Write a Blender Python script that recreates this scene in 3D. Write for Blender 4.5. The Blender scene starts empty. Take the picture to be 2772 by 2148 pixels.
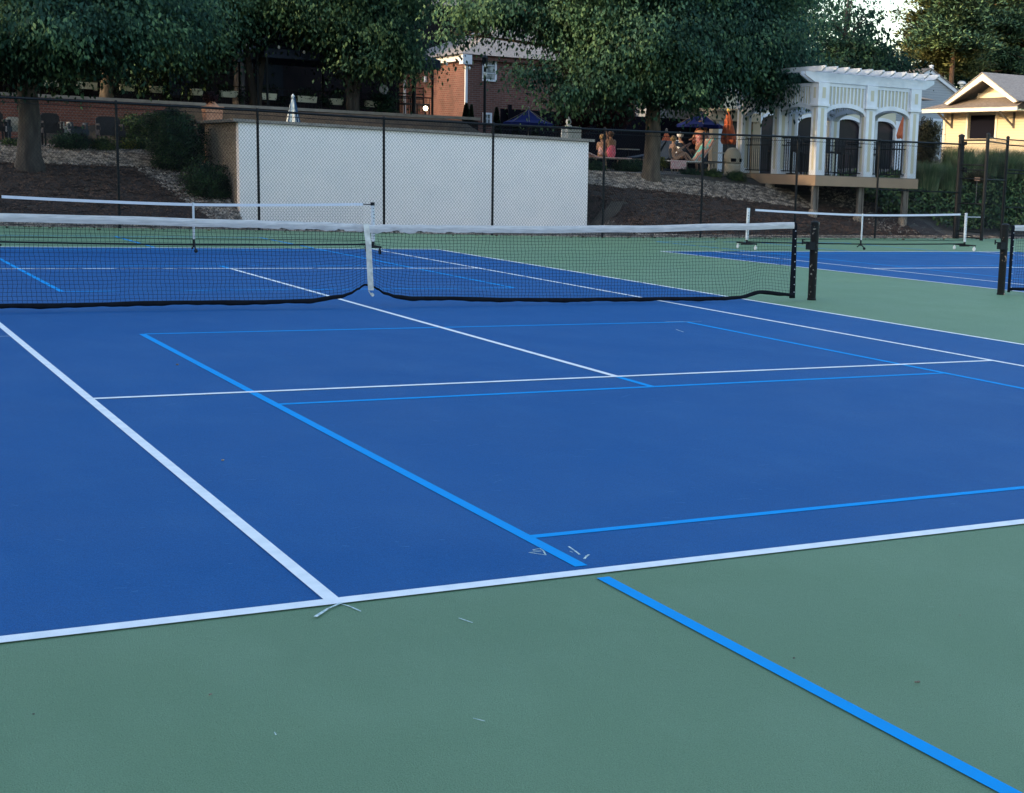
import bpy, math, random
import numpy as np
from mathutils import Vector, Matrix, Euler
random.seed(7); RNG = np.random.default_rng(7)
sc = bpy.context.scene
COL = sc.collection
R = math.radians

# ------------------------------------------------------------------ camera
CAMP = Vector((-5.8461, -17.4328, 1.6744)); CAMR = Euler((1.3937, -.0348, -.5386))
FX, CX, CY, IW, IH = 4094.2, 1896.3, 1207.4, 2772, 2148
cd = bpy.data.cameras.new('camera'); cam = bpy.data.objects.new('camera', cd); COL.objects.link(cam)
cam.location = CAMP; cam.rotation_euler = CAMR
cd.sensor_width = 36; cd.lens = FX / IW * 36; cd.shift_x = (IW / 2 - CX) / IW; cd.shift_y = (CY - IH / 2) / IW
cd.clip_start = .05; cd.clip_end = 2000
sc.camera = cam
# ------------------------------------------------------------------ light
SUN_EL = 15.0
w = bpy.data.worlds.new('World'); sc.world = w; w.use_nodes = True
nt = w.node_tree; nt.nodes.clear()
sky = nt.nodes.new('ShaderNodeTexSky'); sky.sky_type = 'NISHITA'; sky.sun_disc = False
sky.sun_elevation = R(SUN_EL); sky.sun_rotation = R(270); sky.air_density = 1.2; sky.dust_density = 2.0; sky.ozone_density = 1.5
bg = nt.nodes.new('ShaderNodeBackground'); bg.inputs[1].default_value = .15
wo = nt.nodes.new('ShaderNodeOutputWorld'); nt.links.new(sky.outputs[0], bg.inputs[0]); nt.links.new(bg.outputs[0], wo.inputs[0])
sd = bpy.data.lights.new('sun', 'SUN'); sd.energy = .95; sd.angle = R(.6); sd.color = (1, .74, .46)
sun = bpy.data.objects.new('sun', sd); COL.objects.link(sun)
sdir = Vector((-math.cos(R(SUN_EL)), 0.0, math.sin(R(SUN_EL))))     # towards the sun
sun.rotation_euler = sdir.to_track_quat('Z', 'Y').to_euler(); sun.location = (-40, 0, 20)
sc.view_settings.view_transform = 'Standard'; sc.view_settings.look = 'None'
sc.view_settings.exposure = 2.0; sc.view_settings.gamma = 1
sc.render.engine = 'CYCLES'

# ------------------------------------------------------------------ helpers
MR = CAMR.to_matrix()
def ray(u, v): return MR @ Vector(((u - CX) / FX, -(v - CY) / FX, -1))
def at(u, v, y):
    d = ray(u, v); return CAMP + d * ((y - CAMP.y) / d.y)
def onz(u, v, z=0):
    d = ray(u, v); return CAMP + d * ((z - CAMP.z) / d.z)
def onx(u, v, x):
    d = ray(u, v); return CAMP + d * ((x - CAMP.x) / d.x)

def mat(name, col, rough=.7, col2=None, scale=8, bump=0, bscale=60, metal=0, spec=.5, detail=4, lo=.35, hi=.65, stretch=None, trans=0):
    m = bpy.data.materials.new(name); m.use_nodes = True; n = m.node_tree.nodes; l = m.node_tree.links
    p = n['Principled BSDF']; p.inputs['Roughness'].default_value = rough; p.inputs['Metallic'].default_value = metal
    p.inputs['Specular IOR Level'].default_value = spec
    p.inputs['Base Color'].default_value = (*col, 1)
    tc = n.new('ShaderNodeTexCoord'); mp = n.new('ShaderNodeMapping'); l.new(tc.outputs['Object'], mp.inputs[0])
    if stretch: mp.inputs['Scale'].default_value = stretch
    if col2 is not None:
        no = n.new('ShaderNodeTexNoise'); no.inputs['Scale'].default_value = scale; no.inputs['Detail'].default_value = detail
        l.new(mp.outputs[0], no.inputs[0])
        r = n.new('ShaderNodeValToRGB'); r.color_ramp.elements[0].position = lo; r.color_ramp.elements[1].position = hi
        r.color_ramp.elements[0].color = (*col, 1); r.color_ramp.elements[1].color = (*col2, 1)
        l.new(no.outputs[0], r.inputs[0]); l.new(r.outputs[0], p.inputs['Base Color'])
    if bump:
        nb = n.new('ShaderNodeTexNoise'); nb.inputs['Scale'].default_value = bscale; nb.inputs['Detail'].default_value = 3
        l.new(mp.outputs[0], nb.inputs[0]); b = n.new('ShaderNodeBump'); b.inputs['Strength'].default_value = bump; b.inputs['Distance'].default_value = .02
        l.new(nb.outputs[0], b.inputs['Height']); l.new(b.outputs[0], p.inputs['Normal'])
    return m

def leafmat(name, a, b, c, scale=.9, trans=.42):
    """three-tone leaves: noise over the crown plus a tint stored per leaf"""
    m = bpy.data.materials.new(name); m.use_nodes = True; n = m.node_tree.nodes; l = m.node_tree.links
    p = n['Principled BSDF']; p.inputs['Roughness'].default_value = .55; p.inputs['Specular IOR Level'].default_value = .15
    tc = n.new('ShaderNodeTexCoord'); no = n.new('ShaderNodeTexNoise'); no.inputs['Scale'].default_value = scale; no.inputs['Detail'].default_value = 3
    l.new(tc.outputs['Object'], no.inputs[0])
    at_ = n.new('ShaderNodeAttribute'); at_.attribute_name = 'tint'
    ad = n.new('ShaderNodeMath'); ad.operation = 'MULTIPLY_ADD'; ad.inputs[1].default_value = .5; l.new(at_.outputs['Fac'], ad.inputs[0]); 
    sb = n.new('ShaderNodeMath'); sb.operation = 'SUBTRACT'; sb.inputs[1].default_value = .24; l.new(no.outputs[0], sb.inputs[0]); l.new(sb.outputs[0], ad.inputs[2])
    r = n.new('ShaderNodeValToRGB'); e = r.color_ramp.elements; e[0].position = .3; e[0].color = (*a, 1); e[1].position = .75; e[1].color = (*c, 1)
    k = e.new(.52); k.color = (*b, 1)
    l.new(ad.outputs[0], r.inputs[0]); l.new(r.outputs[0], p.inputs['Base Color'])
    an = n.new('ShaderNodeAttribute'); an.attribute_name = 'clump_normal'; l.new(an.outputs['Vector'], p.inputs['Normal'])
    if trans:
        t = n.new('ShaderNodeBsdfTranslucent'); l.new(r.outputs[0], t.inputs[0]); mx = n.new('ShaderNodeMixShader'); mx.inputs[0].default_value = trans
        l.new(p.outputs[0], mx.inputs[1]); l.new(t.outputs[0], mx.inputs[2]); l.new(mx.outputs[0], n['Material Output'].inputs[0])
    return m

def brickmat(name, c1, c2, mortar, sc_=1.0, axis='x'):
    m = bpy.data.materials.new(name); m.use_nodes = True; n = m.node_tree.nodes; l = m.node_tree.links
    p = n['Principled BSDF']; p.inputs['Roughness'].default_value = .85
    tc = n.new('ShaderNodeTexCoord'); sp = n.new('ShaderNodeSeparateXYZ'); cb = n.new('ShaderNodeCombineXYZ'); l.new(tc.outputs['Object'], sp.inputs[0])
    ad = n.new('ShaderNodeMath'); l.new(sp.outputs[0], ad.inputs[0]); l.new(sp.outputs[1], ad.inputs[1])
    l.new(ad.outputs[0], cb.inputs[0]); l.new(sp.outputs[2], cb.inputs[1])
    b = n.new('ShaderNodeTexBrick'); b.inputs['Scale'].default_value = sc_; b.inputs['Brick Width'].default_value = .22; b.inputs['Row Height'].default_value = .075
    b.inputs['Mortar Size'].default_value = .008; b.inputs['Color1'].default_value = (*c1, 1); b.inputs['Color2'].default_value = (*c2, 1); b.inputs['Mortar'].default_value = (*mortar, 1)
    l.new(cb.outputs[0], b.inputs[0])
    no = n.new('ShaderNodeTexNoise'); no.inputs['Scale'].default_value = 1.6; no.inputs['Detail'].default_value = 6; l.new(tc.outputs['Object'], no.inputs[0])
    mr = n.new('ShaderNodeMapRange'); mr.inputs[1].default_value = .3; mr.inputs[2].default_value = .7; mr.inputs[3].default_value = .72; mr.inputs[4].default_value = 1.12; l.new(no.outputs[0], mr.inputs[0])
    vm = n.new('ShaderNodeVectorMath'); vm.operation = 'SCALE'; l.new(b.outputs[0], vm.inputs[0]); l.new(mr.outputs[0], vm.inputs['Scale'])
    l.new(vm.outputs[0], p.inputs['Base Color'])
    return m

def speckmat(name, cols, scale=40, rough=.9, bump=.3):
    """aggregate / gravel: voronoi cells with their own colours"""
    m = bpy.data.materials.new(name); m.use_nodes = True; n = m.node_tree.nodes; l = m.node_tree.links
    p = n['Principled BSDF']; p.inputs['Roughness'].default_value = rough
    tc = n.new('ShaderNodeTexCoord'); v = n.new('ShaderNodeTexVoronoi'); v.inputs['Scale'].default_value = scale; l.new(tc.outputs['Object'], v.inputs[0])
    sp = n.new('ShaderNodeSeparateColor'); l.new(v.outputs['Color'], sp.inputs[0])
    r = n.new('ShaderNodeValToRGB'); e = r.color_ramp.elements; r.color_ramp.interpolation = 'CONSTANT'
    e[0].color = (*cols[0], 1); e[0].position = 0; e[1].color = (*cols[-1], 1); e[1].position = 1 - 1 / len(cols)
    for i, c in enumerate(cols[1:-1]): k = e.new((i + 1) / len(cols)); k.color = (*c, 1)
    l.new(sp.outputs[0], r.inputs[0]); l.new(r.outputs[0], p.inputs['Base Color'])
    b = n.new('ShaderNodeBump'); b.inputs['Strength'].default_value = bump; b.inputs['Distance'].default_value = .02; l.new(v.outputs['Distance'], b.inputs['Height']); l.new(b.outputs[0], p.inputs['Normal'])
    return m

def slatmat(name, col, col2, pitch, axis=2, duty=.1, rough=.6):
    """horizontal siding / vertical battens drawn as shallow grooves (bump) with a thin darker joint"""
    m = bpy.data.materials.new(name); m.use_nodes = True; n = m.node_tree.nodes; l = m.node_tree.links
    p = n['Principled BSDF']; p.inputs['Roughness'].default_value = rough
    tc = n.new('ShaderNodeTexCoord'); sp = n.new('ShaderNodeSeparateXYZ'); l.new(tc.outputs['Object'], sp.inputs[0])
    md = n.new('ShaderNodeMath'); md.operation = 'FRACT'; dv = n.new('ShaderNodeMath'); dv.operation = 'DIVIDE'; dv.inputs[1].default_value = pitch
    l.new(sp.outputs[axis], dv.inputs[0]); l.new(dv.outputs[0], md.inputs[0])
    r = n.new('ShaderNodeValToRGB'); e = r.color_ramp.elements; e[0].position = duty * .6; e[0].color = (*col2, 1); e[1].position = duty; e[1].color = (*col, 1)
    l.new(md.outputs[0], r.inputs[0]); l.new(r.outputs[0], p.inputs['Base Color'])
    b = n.new('ShaderNodeBump'); b.inputs['Strength'].default_value = .6; b.inputs['Distance'].default_value = .02; l.new(md.outputs[0], b.inputs['Height']); l.new(b.outputs[0], p.inputs['Normal'])
    return m

class MB:
    def __init__(s): s.v = []; s.f = []
    def add(s, vs, fs):
        o = len(s.v); s.v += [tuple(x) for x in vs]; s.f += [tuple(i + o for i in f) for f in fs]; return s
    def box(s, x0, x1, y0, y1, z0, z1):
        return s.add([(x, y, z) for z in (z0, z1) for y in (y0, y1) for x in (x0, x1)],
                     [(0, 2, 3, 1), (4, 5, 7, 6), (0, 1, 5, 4), (2, 6, 7, 3), (0, 4, 6, 2), (1, 3, 7, 5)])
    def obox(s, c, e, sx, sy, sz):   # oriented box: centre, 3 axes matrix
        M = e if isinstance(e, Matrix) else Matrix.Rotation(e, 3, 'Z')
        pts = [Vector(c) + M @ Vector((a * sx / 2, b * sy / 2, d * sz / 2)) for d in (-1, 1) for b in (-1, 1) for a in (-1, 1)]
        return s.add(pts, [(0, 2, 3, 1), (4, 5, 7, 6), (0, 1, 5, 4), (2, 6, 7, 3), (0, 4, 6, 2), (1, 3, 7, 5)])
    def tube(s, pts, r, n=8, cap=True):
        pts = [Vector(p) for p in pts]; k = len(pts); rs = r if isinstance(r, (list, tuple)) else [r] * k
        vs = []; up0 = None
        for i, p in enumerate(pts):
            d = (pts[min(i + 1, k - 1)] - pts[max(i - 1, 0)]).normalized()
            u = Vector((0, 0, 1)) if abs(d.z) < .95 else Vector((1, 0, 0))
            a = d.cross(u).normalized(); b = a.cross(d).normalized()
            vs += [p + (a * math.cos(2 * math.pi * j / n) + b * math.sin(2 * math.pi * j / n)) * rs[i] for j in range(n)]
        fs = [(i * n + j, i * n + (j + 1) % n, (i + 1) * n + (j + 1) % n, (i + 1) * n + j) for i in range(k - 1) for j in range(n)]
        if cap: fs += [tuple(range(n))[::-1], tuple((k - 1) * n + j for j in range(n))]
        return s.add(vs, fs)
    def bar(s, a, b, w, h=None):
        h = h or w; a = Vector(a); b = Vector(b); d = b - a; L = d.length; z = d.normalized()
        u = Vector((0, 0, 1)) if abs(z.z) < .95 else Vector((0, 1, 0))
        x = z.cross(u).normalized(); y = x.cross(z).normalized()
        M = Matrix((x, y, z)).transposed()
        return s.obox((a + b) / 2, M, w, h, L)
    def lathe(s, c, prof, n=16):
        c = Vector(c); vs = [c + Vector((r * math.cos(2 * math.pi * j / n), r * math.sin(2 * math.pi * j / n), z)) for r, z in prof for j in range(n)]
        k = len(prof)
        fs = [(i * n + j, i * n + (j + 1) % n, (i + 1) * n + (j + 1) % n, (i + 1) * n + j) for i in range(k - 1) for j in range(n)]
        fs += [tuple(range(n))[::-1], tuple((k - 1) * n + j for j in range(n))]
        return s.add(vs, fs)
    def ball(s, c, r, n=10, m=7, sc_=(1, 1, 1), jit=0):
        c = Vector(c); vs = []
        for i in range(m + 1):
            t = math.pi * i / m
            for j in range(n):
                a = 2 * math.pi * j / n; q = r * (1 + jit * (random.random() - .5))
                vs.append(c + Vector((q * sc_[0] * math.sin(t) * math.cos(a), q * sc_[1] * math.sin(t) * math.sin(a), q * sc_[2] * math.cos(t))))
        return s.add(vs, [(i * n + j, (i + 1) * n + j, (i + 1) * n + (j + 1) % n, i * n + (j + 1) % n) for i in range(m) for j in range(n)])
    def poly(s, pts, th=None, d=(0, 0, 1)):   # polygon extruded by vector th*d
        k = len(pts); pts = [Vector(p) for p in pts]
        if th is None: return s.add(pts, [tuple(range(k))])
        q = [p + Vector(d) * th for p in pts]
        return s.add(pts + q, [tuple(range(k))[::-1], tuple(k + i for i in range(k))] + [(i, (i + 1) % k, k + (i + 1) % k, k + i) for i in range(k)])
    def build(s, name, m, parent=None, smooth=False):
        me = bpy.data.meshes.new(name); me.from_pydata(s.v, [], s.f); me.materials.append(m); me.update()
        if smooth: me.polygons.foreach_set('use_smooth', [True] * len(me.polygons))
        o = bpy.data.objects.new(name, me); COL.objects.link(o)
        if parent is not None:
            o.parent = parent; root = parent
            off = Vector(root.location)
            if root.parent: off += Vector(root.parent.location)
            if abs(off.x) + abs(off.y) + abs(off.z) > 0: me.transform(Matrix.Translation(-off)) if not parent.get('_local') else None
        return o

def tag(o, label=None, cat=None, group=None, kind=None):
    if label: o['label'] = label
    if cat: o['category'] = cat
    if group: o['group'] = group
    if kind: o['kind'] = kind
    return o
def empty(name, loc, label, cat, group=None):
    o = bpy.data.objects.new(name, None); COL.objects.link(o); o.location = loc; o.empty_display_size = .2
    return tag(o, label, cat, group)
def struct(name, mb, m, smooth=False): return tag(mb.build(name, m, None, smooth), kind='structure')
def copy_tree(o, loc, rz=0, label=None, parent=None):
    c = o.copy(); COL.objects.link(c)
    if parent is None:
        c.location = loc; c.rotation_euler = (0, 0, rz)
        if label: c['label'] = label
    else: c.parent = parent
    for ch in [x for x in KIDS.get(o.name, [])]: copy_tree(ch, None, 0, None, c)
    return c
KIDS = {}
def index_kids():
    KIDS.clear()
    for o in bpy.data.objects:
        if o.parent: KIDS.setdefault(o.parent.name, []).append(o)

def leafmesh(name, pos, dirs, size, m, parent=None, wide=.55, kind=None, up=None):
    """one mesh of many leaf-sized rhombic faces; pos (n,3), dirs (n,3) growth direction"""
    n = len(pos); d = dirs / (np.linalg.norm(dirs, axis=1, keepdims=True) + 1e-9)
    rv = RNG.normal(size=(n, 3)); sd_ = np.cross(d, rv); sd_ /= (np.linalg.norm(sd_, axis=1, keepdims=True) + 1e-9)
    L = size * RNG.uniform(.65, 1.3, (n, 1)); W_ = L * wide / 2
    nn = np.cross(d, sd_)
    v = np.empty((n, 4, 3)); v[:, 0] = pos; v[:, 1] = pos + d * L * .45 + sd_ * W_ + nn * L * .08; v[:, 2] = pos + d * L; v[:, 3] = pos + d * L * .45 - sd_ * W_ + nn * L * .08
    if parent is not None:
        off = np.array(parent.location); v = v - off
    me = bpy.data.meshes.new(name); me.vertices.add(n * 4); me.vertices.foreach_set('co', v.reshape(-1).astype(np.float32))
    me.loops.add(n * 4); me.loops.foreach_set('vertex_index', np.arange(n * 4, dtype=np.int32))
    me.polygons.add(n); me.polygons.foreach_set('loop_start', np.arange(0, n * 4, 4, dtype=np.int32)); me.polygons.foreach_set('loop_total', np.full(n, 4, np.int32))
    me.update(calc_edges=True)
    a = me.attributes.new('tint', 'FLOAT', 'FACE'); a.data.foreach_set('value', (TINT[0] if TINT[0] is not None and len(TINT[0]) == n else RNG.random(n)).astype(np.float32)); TINT[0] = None
    N = TINT[1] if (TINT[1] is not None and len(TINT[1]) == n) else nn * np.sign(nn[:, 2:3] + 1e-6) + np.array([0, 0, .6])
    TINT[1] = None; N = N / (np.linalg.norm(N, axis=1, keepdims=True) + 1e-9) + .45 * nn; N = N / (np.linalg.norm(N, axis=1, keepdims=True) + 1e-9)
    b = me.attributes.new('clump_normal', 'FLOAT_VECTOR', 'FACE'); b.data.foreach_set('vector', N.astype(np.float32).reshape(-1))
    me.materials.append(m)
    o = bpy.data.objects.new(name, me); COL.objects.link(o)
    if parent is not None: o.parent = parent
    if kind: o['kind'] = kind
    return o

TINT = [None, None]
def lobepts(lobes, nclus, k, sig=.3, shell=.45, droop=.9, out=.5):
    """clusters of leaves through ellipsoid lobes; twigs hang and spread outwards"""
    vol = np.array([l[3] * l[4] * l[5] for l in lobes]) ** .72; cnt = (vol / vol.sum() * nclus).astype(int) + 1
    P_, D_, T_, N_ = [], [], [], []
    for (cx, cy, cz, rx, ry, rz), c in zip(lobes, cnt):
        q = RNG.normal(size=(c, 3)); q /= np.linalg.norm(q, axis=1, keepdims=True)
        rad = shell + (1 - shell) * RNG.random((c, 1)) ** .6
        rad *= 1 + .16 * np.sin(q[:, :1] * 5 + cx) * np.cos(q[:, 2:3] * 6 + cz) + .1 * RNG.normal(size=(c, 1))
        ctr = np.array([cx, cy, cz]) + q * rad * np.array([rx, ry, rz])
        kk = RNG.integers(int(k * .5), int(k * 1.5) + 1, c)
        idx = np.repeat(np.arange(c), kk); m_ = len(idx)
        tw = RNG.normal(size=(c, 3)) * np.array([1, 1, .35]); tw /= np.linalg.norm(tw, axis=1, keepdims=True)
        s = RNG.normal(size=(m_, 1)) * sig * 1.3
        p = ctr[idx] + tw[idx] * s + RNG.normal(size=(m_, 3)) * sig * np.array([.6, .6, .42])
        p[:, 2] -= .35 * np.abs(s[:, 0])
        d = q[idx] * out + RNG.normal(size=(m_, 3)) * .55; d[:, 2] -= droop
        ct = RNG.random(c)
        P_.append(p); D_.append(d); nv = (p - ctr[idx]) / sig * .8 + q[idx] * .9 + np.array([0, 0, .35]); N_.append(nv); T_.append(np.clip(ct[idx] * .8 + RNG.random(m_) * .2, 0, 1))
    TINT[0] = np.concatenate(T_); TINT[1] = np.concatenate(N_)
    return np.concatenate(P_), np.concatenate(D_)

def tree(name, label, base, tr, lobes, nclus, k, lsize, lm, bm, sig=.36, droop=1.3, group=None, limbs=True, forkz=None, cat='tree', shell=.4, lean=(0, 0), twin=False, out=.5):
    t = empty(name, base, label, cat, group)
    b = Vector(base); zt = max(l[2] for l in lobes); fz = forkz or min(l[2] for l in lobes)
    mb = MB(); top = Vector((b.x + lean[0], b.y + lean[1], fz))
    if twin:
        for s in (-1, 1):
            mb.tube([b + Vector((s * .05, 0, -.3)), b + Vector((s * .08, 0, .6)), b + Vector((s * .28, 0, 2)), top + Vector((s * .5, 0, .5))], [tr * .85, tr * .7, tr * .6, tr * .45], 8)
    else:
        mb.tube([b + Vector((0, 0, -.4)), b + Vector((0, 0, .05)), b.lerp(top, .15), b.lerp(top, .5) + Vector((.05, .03, 0)), top], [tr * 1.7, tr * 1.35, tr * 1.05, tr * .95, tr * .8], 12)
    if limbs:
        mx = sum(l[0] for l in lobes) / len(lobes); my = sum(l[1] for l in lobes) / len(lobes)
        mb.tube([top, Vector((top.x * .6 + mx * .4, top.y * .6 + my * .4, (fz + zt) / 2)), Vector((mx, my, zt))], [tr * .8, tr * .5, tr * .12], 8)
        for l in lobes:
            e = Vector(l[:3]); s = top.lerp(Vector((top.x, top.y, zt)), random.uniform(0, .25)); mid = s.lerp(e, .5) + Vector((0, 0, .25))
            mb.tube([s, mid, e], [tr * .38, tr * .24, tr * .08], 6)
            for _ in range(3):
                q = e + Vector((random.uniform(-1, 1) * l[3], random.uniform(-1, 1) * l[4], random.uniform(-.8, .5) * l[5])) * .8
                mb.tube([mid.lerp(e, random.random()), mid.lerp(q, .6) + Vector((0, 0, .12)), q], [tr * .12, tr * .08, tr * .03], 5)
    mb.build('trunk', bm, t, True)
    p, d = lobepts(lobes, nclus, k, sig, shell, droop, out)
    leafmesh('crown', p, d, lsize, lm, t)
    return t

def bush(name, label, c, r, n, lsize, lm, group=None, cat='bush', sig=.09, stem=True, droop=-.2):
    """c = centre, r=(rx,ry,rz)"""
    c = Vector(c); t = empty(name, (c.x, c.y, c.z - r[2]), label, cat, group)
    lobes = [(c.x, c.y, c.z, *r)] + [(c.x + random.uniform(-.35, .35) * r[0], c.y + random.uniform(-.3, .3) * r[1], c.z + random.uniform(-.3, .3) * r[2], r[0] * .7, r[1] * .7, r[2] * .72) for _ in range(3)]
    p, d = lobepts(lobes, n, 14, sig, .55, droop, 1.0)
    if stem:
        mb = MB()
        for a in range(5):
            an = a * 1.26; mb.tube([(c.x, c.y, c.z - r[2] - .1), (c.x + math.cos(an) * r[0] * .3, c.y + math.sin(an) * r[1] * .3, c.z - r[2] * .2), (c.x + math.cos(an) * r[0] * .6, c.y + math.sin(an) * r[1] * .6, c.z + r[2] * .3)], [.03, .02, .008], 5)
        mb.build('stem', M_bark, t)
    leafmesh('foliage', p, d, lsize, lm, t)
    return t

# ------------------------------------------------------------------ materials
def courtmat(name, c1, c2, c3, gr=.35, sp=.4):
    m = bpy.data.materials.new(name); m.use_nodes = True; n = m.node_tree.nodes; l = m.node_tree.links
    p = n['Principled BSDF']; p.inputs['Specular IOR Level'].default_value = sp
    tc = n.new('ShaderNodeTexCoord')
    def noise(s, d, st=None, rg=.5):
        q = n.new('ShaderNodeTexNoise'); q.inputs['Scale'].default_value = s; q.inputs['Detail'].default_value = d; q.inputs['Roughness'].default_value = rg
        mp = n.new('ShaderNodeMapping'); l.new(tc.outputs['Object'], mp.inputs[0]); l.new(mp.outputs[0], q.inputs[0])
        if st: mp.inputs['Scale'].default_value = st
        return q
    a = noise(.35, 5); r = n.new('ShaderNodeValToRGB'); e = r.color_ramp.elements; e[0].position = .3; e[0].color = (*c1, 1); e[1].position = .7; e[1].color = (*c2, 1)
    l.new(a.outputs[0], r.inputs[0])
    b = noise(2.3, 8, (1, .45, 1), .62); r2 = n.new('ShaderNodeValToRGB'); r2.color_ramp.elements[0].position = .48; r2.color_ramp.elements[1].position = .78; r2.color_ramp.elements[0].color = (0, 0, 0, 1); r2.color_ramp.elements[1].color = (.5, .5, .5, 1)
    l.new(b.outputs[0], r2.inputs[0]); mx = n.new('ShaderNodeMix'); mx.data_type = 'RGBA'; l.new(r2.outputs[0], mx.inputs[0]); l.new(r.outputs[0], mx.inputs[6]); mx.inputs[7].default_value = (*c3, 1)
    g = noise(170, 3); mr = n.new('ShaderNodeMapRange'); mr.inputs[1].default_value = .25; mr.inputs[2].default_value = .75; mr.inputs[3].default_value = .74; mr.inputs[4].default_value = 1.26; l.new(g.outputs[0], mr.inputs[0])
    vm = n.new('ShaderNodeVectorMath'); vm.operation = 'SCALE'; l.new(mx.outputs[2], vm.inputs[0]); l.new(mr.outputs[0], vm.inputs['Scale']); l.new(vm.outputs[0], p.inputs['Base Color'])
    rr = noise(1.1, 4); m2 = n.new('ShaderNodeMapRange'); m2.inputs[3].default_value = .55; m2.inputs[4].default_value = .75; l.new(rr.outputs[0], m2.inputs[0]); l.new(m2.outputs[0], p.inputs['Roughness'])
    h1 = noise(230, 2); h2 = noise(26, 6, None, .72); ad = n.new('ShaderNodeMath'); ad.operation = 'MULTIPLY_ADD'; ad.inputs[1].default_value = .9; l.new(h2.outputs[0], ad.inputs[0]); l.new(h1.outputs[0], ad.inputs[2])
    bp = n.new('ShaderNodeBump'); bp.inputs['Strength'].default_value = gr; bp.inputs['Distance'].default_value = .009; l.new(ad.outputs[0], bp.inputs['Height']); l.new(bp.outputs[0], p.inputs['Normal'])
    return m
M_green = courtmat('green_acrylic', (.116, .212, .118), (.132, .232, .128), (.158, .266, .160), .9, .3)
M_blue = courtmat('blue_acrylic', (.007, .077, .235), (.010, .086, .255), (.022, .108, .28), .35, .06)
M_wline = mat('white_line_paint', (.80, .79, .80), .7, (.68, .69, .71), 9, .15, 200, detail=7)
M_lblue = mat('light_blue_line_paint', (.003, .285, .70), .8, (.010, .27, .64), 9, .15, 200, spec=.04)
M_chalk = mat('chalk', (.72, .76, .74), .95, (.3, .42, .42), 90, lo=.3, hi=.6)
M_scuff = mat('scuff', (.20, .31, .23), .9, (.13, .23, .14), 40)
M_scuffb = mat('scuff_blue', (.04, .14, .33), .9, (.014, .095, .27), 40)
M_earth = mat('soil', (.035, .03, .026), .95, (.055, .045, .035), 6)
M_mulch = mat('dark_mulch', (.006, .0042, .004), .98, (.046, .029, .025), 14, 1, 30, detail=8, lo=.38, hi=.72)
M_grav = speckmat('gravel_bed', [(.03, .026, .024), (.10, .085, .075), (.17, .15, .13), (.05, .045, .04), (.22, .2, .18)], 20, bump=1)
M_stone = mat('pebble', (.08, .066, .056), .9, (.32, .27, .225), 6, detail=0, lo=.35, hi=.65)
M_pave = mat('terrace_paving', (.10, .095, .09), .85, (.15, .14, .13), 3)
M_wall = mat('painted_wall', (.90, .82, .80), .8, (.84, .78, .77), 1.3, .2, 30, detail=6)
M_aggr = speckmat('exposed_aggregate', [(.14, .1, .07), (.24, .18, .12), (.34, .27, .2), (.18, .13, .1), (.4, .33, .26)], 45)
M_cap = mat('stone_cap', (.2, .18, .16), .9, (.27, .24, .21), 5)
M_black = mat('black_vinyl_steel', (.005, .007, .010), .6, (.008, .011, .015), 9, spec=.2)
M_net = mat('black_net_cord', (.006, .010, .020), .8)
M_hem = mat('black_net_tape', (.003, .004, .008), .9, (.006, .008, .013), 12, spec=.15)
M_tape = mat('white_net_tape', (.60, .58, .58), .8, (.44, .43, .44), 5, .4, 40, stretch=(1, 1, 9))
M_strap = mat('worn_strap', (.66, .65, .60), .85, (.46, .45, .41), 14)
M_ptape = mat('new_white_tape', (.66, .68, .74), .6)
M_psleeve = mat('white_post_sleeve', (.62, .66, .68), .55, (.5, .54, .57), 8)
M_peel = mat('peeling_black_paint', (.010, .011, .012), .6, (.26, .24, .21), 16, lo=.62, hi=.67, detail=6, spec=.12)
M_peel2 = mat('weathered_post_paint', (.012, .013, .014), .5, (.45, .30, .22), 9, lo=.62, hi=.66, detail=5, spec=.12)
M_bark = mat('grey_brown_bark', (.022, .019, .018), .95, (.06, .052, .046), 7, .9, 25, stretch=(1, 1, .25))
M_barkl = mat('warm_grey_bark', (.05, .04, .032), .95, (.11, .088, .066), 7, .9, 25, stretch=(1, 1, .25))
M_pbark = mat('pine_bark', (.12, .065, .04), .95, (.2, .11, .06), 4, .6, 20)
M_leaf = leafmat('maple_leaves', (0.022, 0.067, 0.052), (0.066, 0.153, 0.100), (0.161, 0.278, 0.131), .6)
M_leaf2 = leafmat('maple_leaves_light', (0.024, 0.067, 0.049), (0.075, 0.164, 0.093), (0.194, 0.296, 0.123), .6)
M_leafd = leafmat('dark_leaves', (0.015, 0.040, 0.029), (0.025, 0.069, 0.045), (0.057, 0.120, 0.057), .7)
M_yew = leafmat('yew_needles', (0.011, 0.034, 0.020), (0.022, 0.064, 0.028), (0.057, 0.113, 0.038), 3, .1)
M_pine = leafmat('sunlit_pine_needles', (.07, .095, .035), (.19, .20, .065), (.36, .33, .11), .35, .25)  # evening sun is partly painted in as yellow needle colour
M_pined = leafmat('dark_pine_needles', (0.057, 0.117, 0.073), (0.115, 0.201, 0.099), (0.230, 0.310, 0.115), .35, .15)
M_ivy = leafmat('ivy_leaves', (0.022, 0.061, 0.022), (0.064, 0.126, 0.040), (0.162, 0.216, 0.064), 2.2, .15)
M_grass = leafmat('ornamental_grass', (0.078, 0.130, 0.052), (0.130, 0.195, 0.078), (0.259, 0.273, 0.130), 1.5, .3)
M_red = leafmat('plum_leaves', (.02, .008, .012), (.045, .014, .02), (.08, .025, .03), 2, .1)
M_yel = leafmat('yellow_green_leaves', (.06, .09, .02), (.16, .18, .03), (.35, .33, .06), 4, .2)
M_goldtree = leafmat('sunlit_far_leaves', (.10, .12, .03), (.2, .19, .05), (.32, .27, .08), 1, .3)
M_bush = leafmat('brown_green_shrub', (.04, .035, .02), (.08, .07, .03), (.13, .1, .05), 2, .2)
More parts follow.
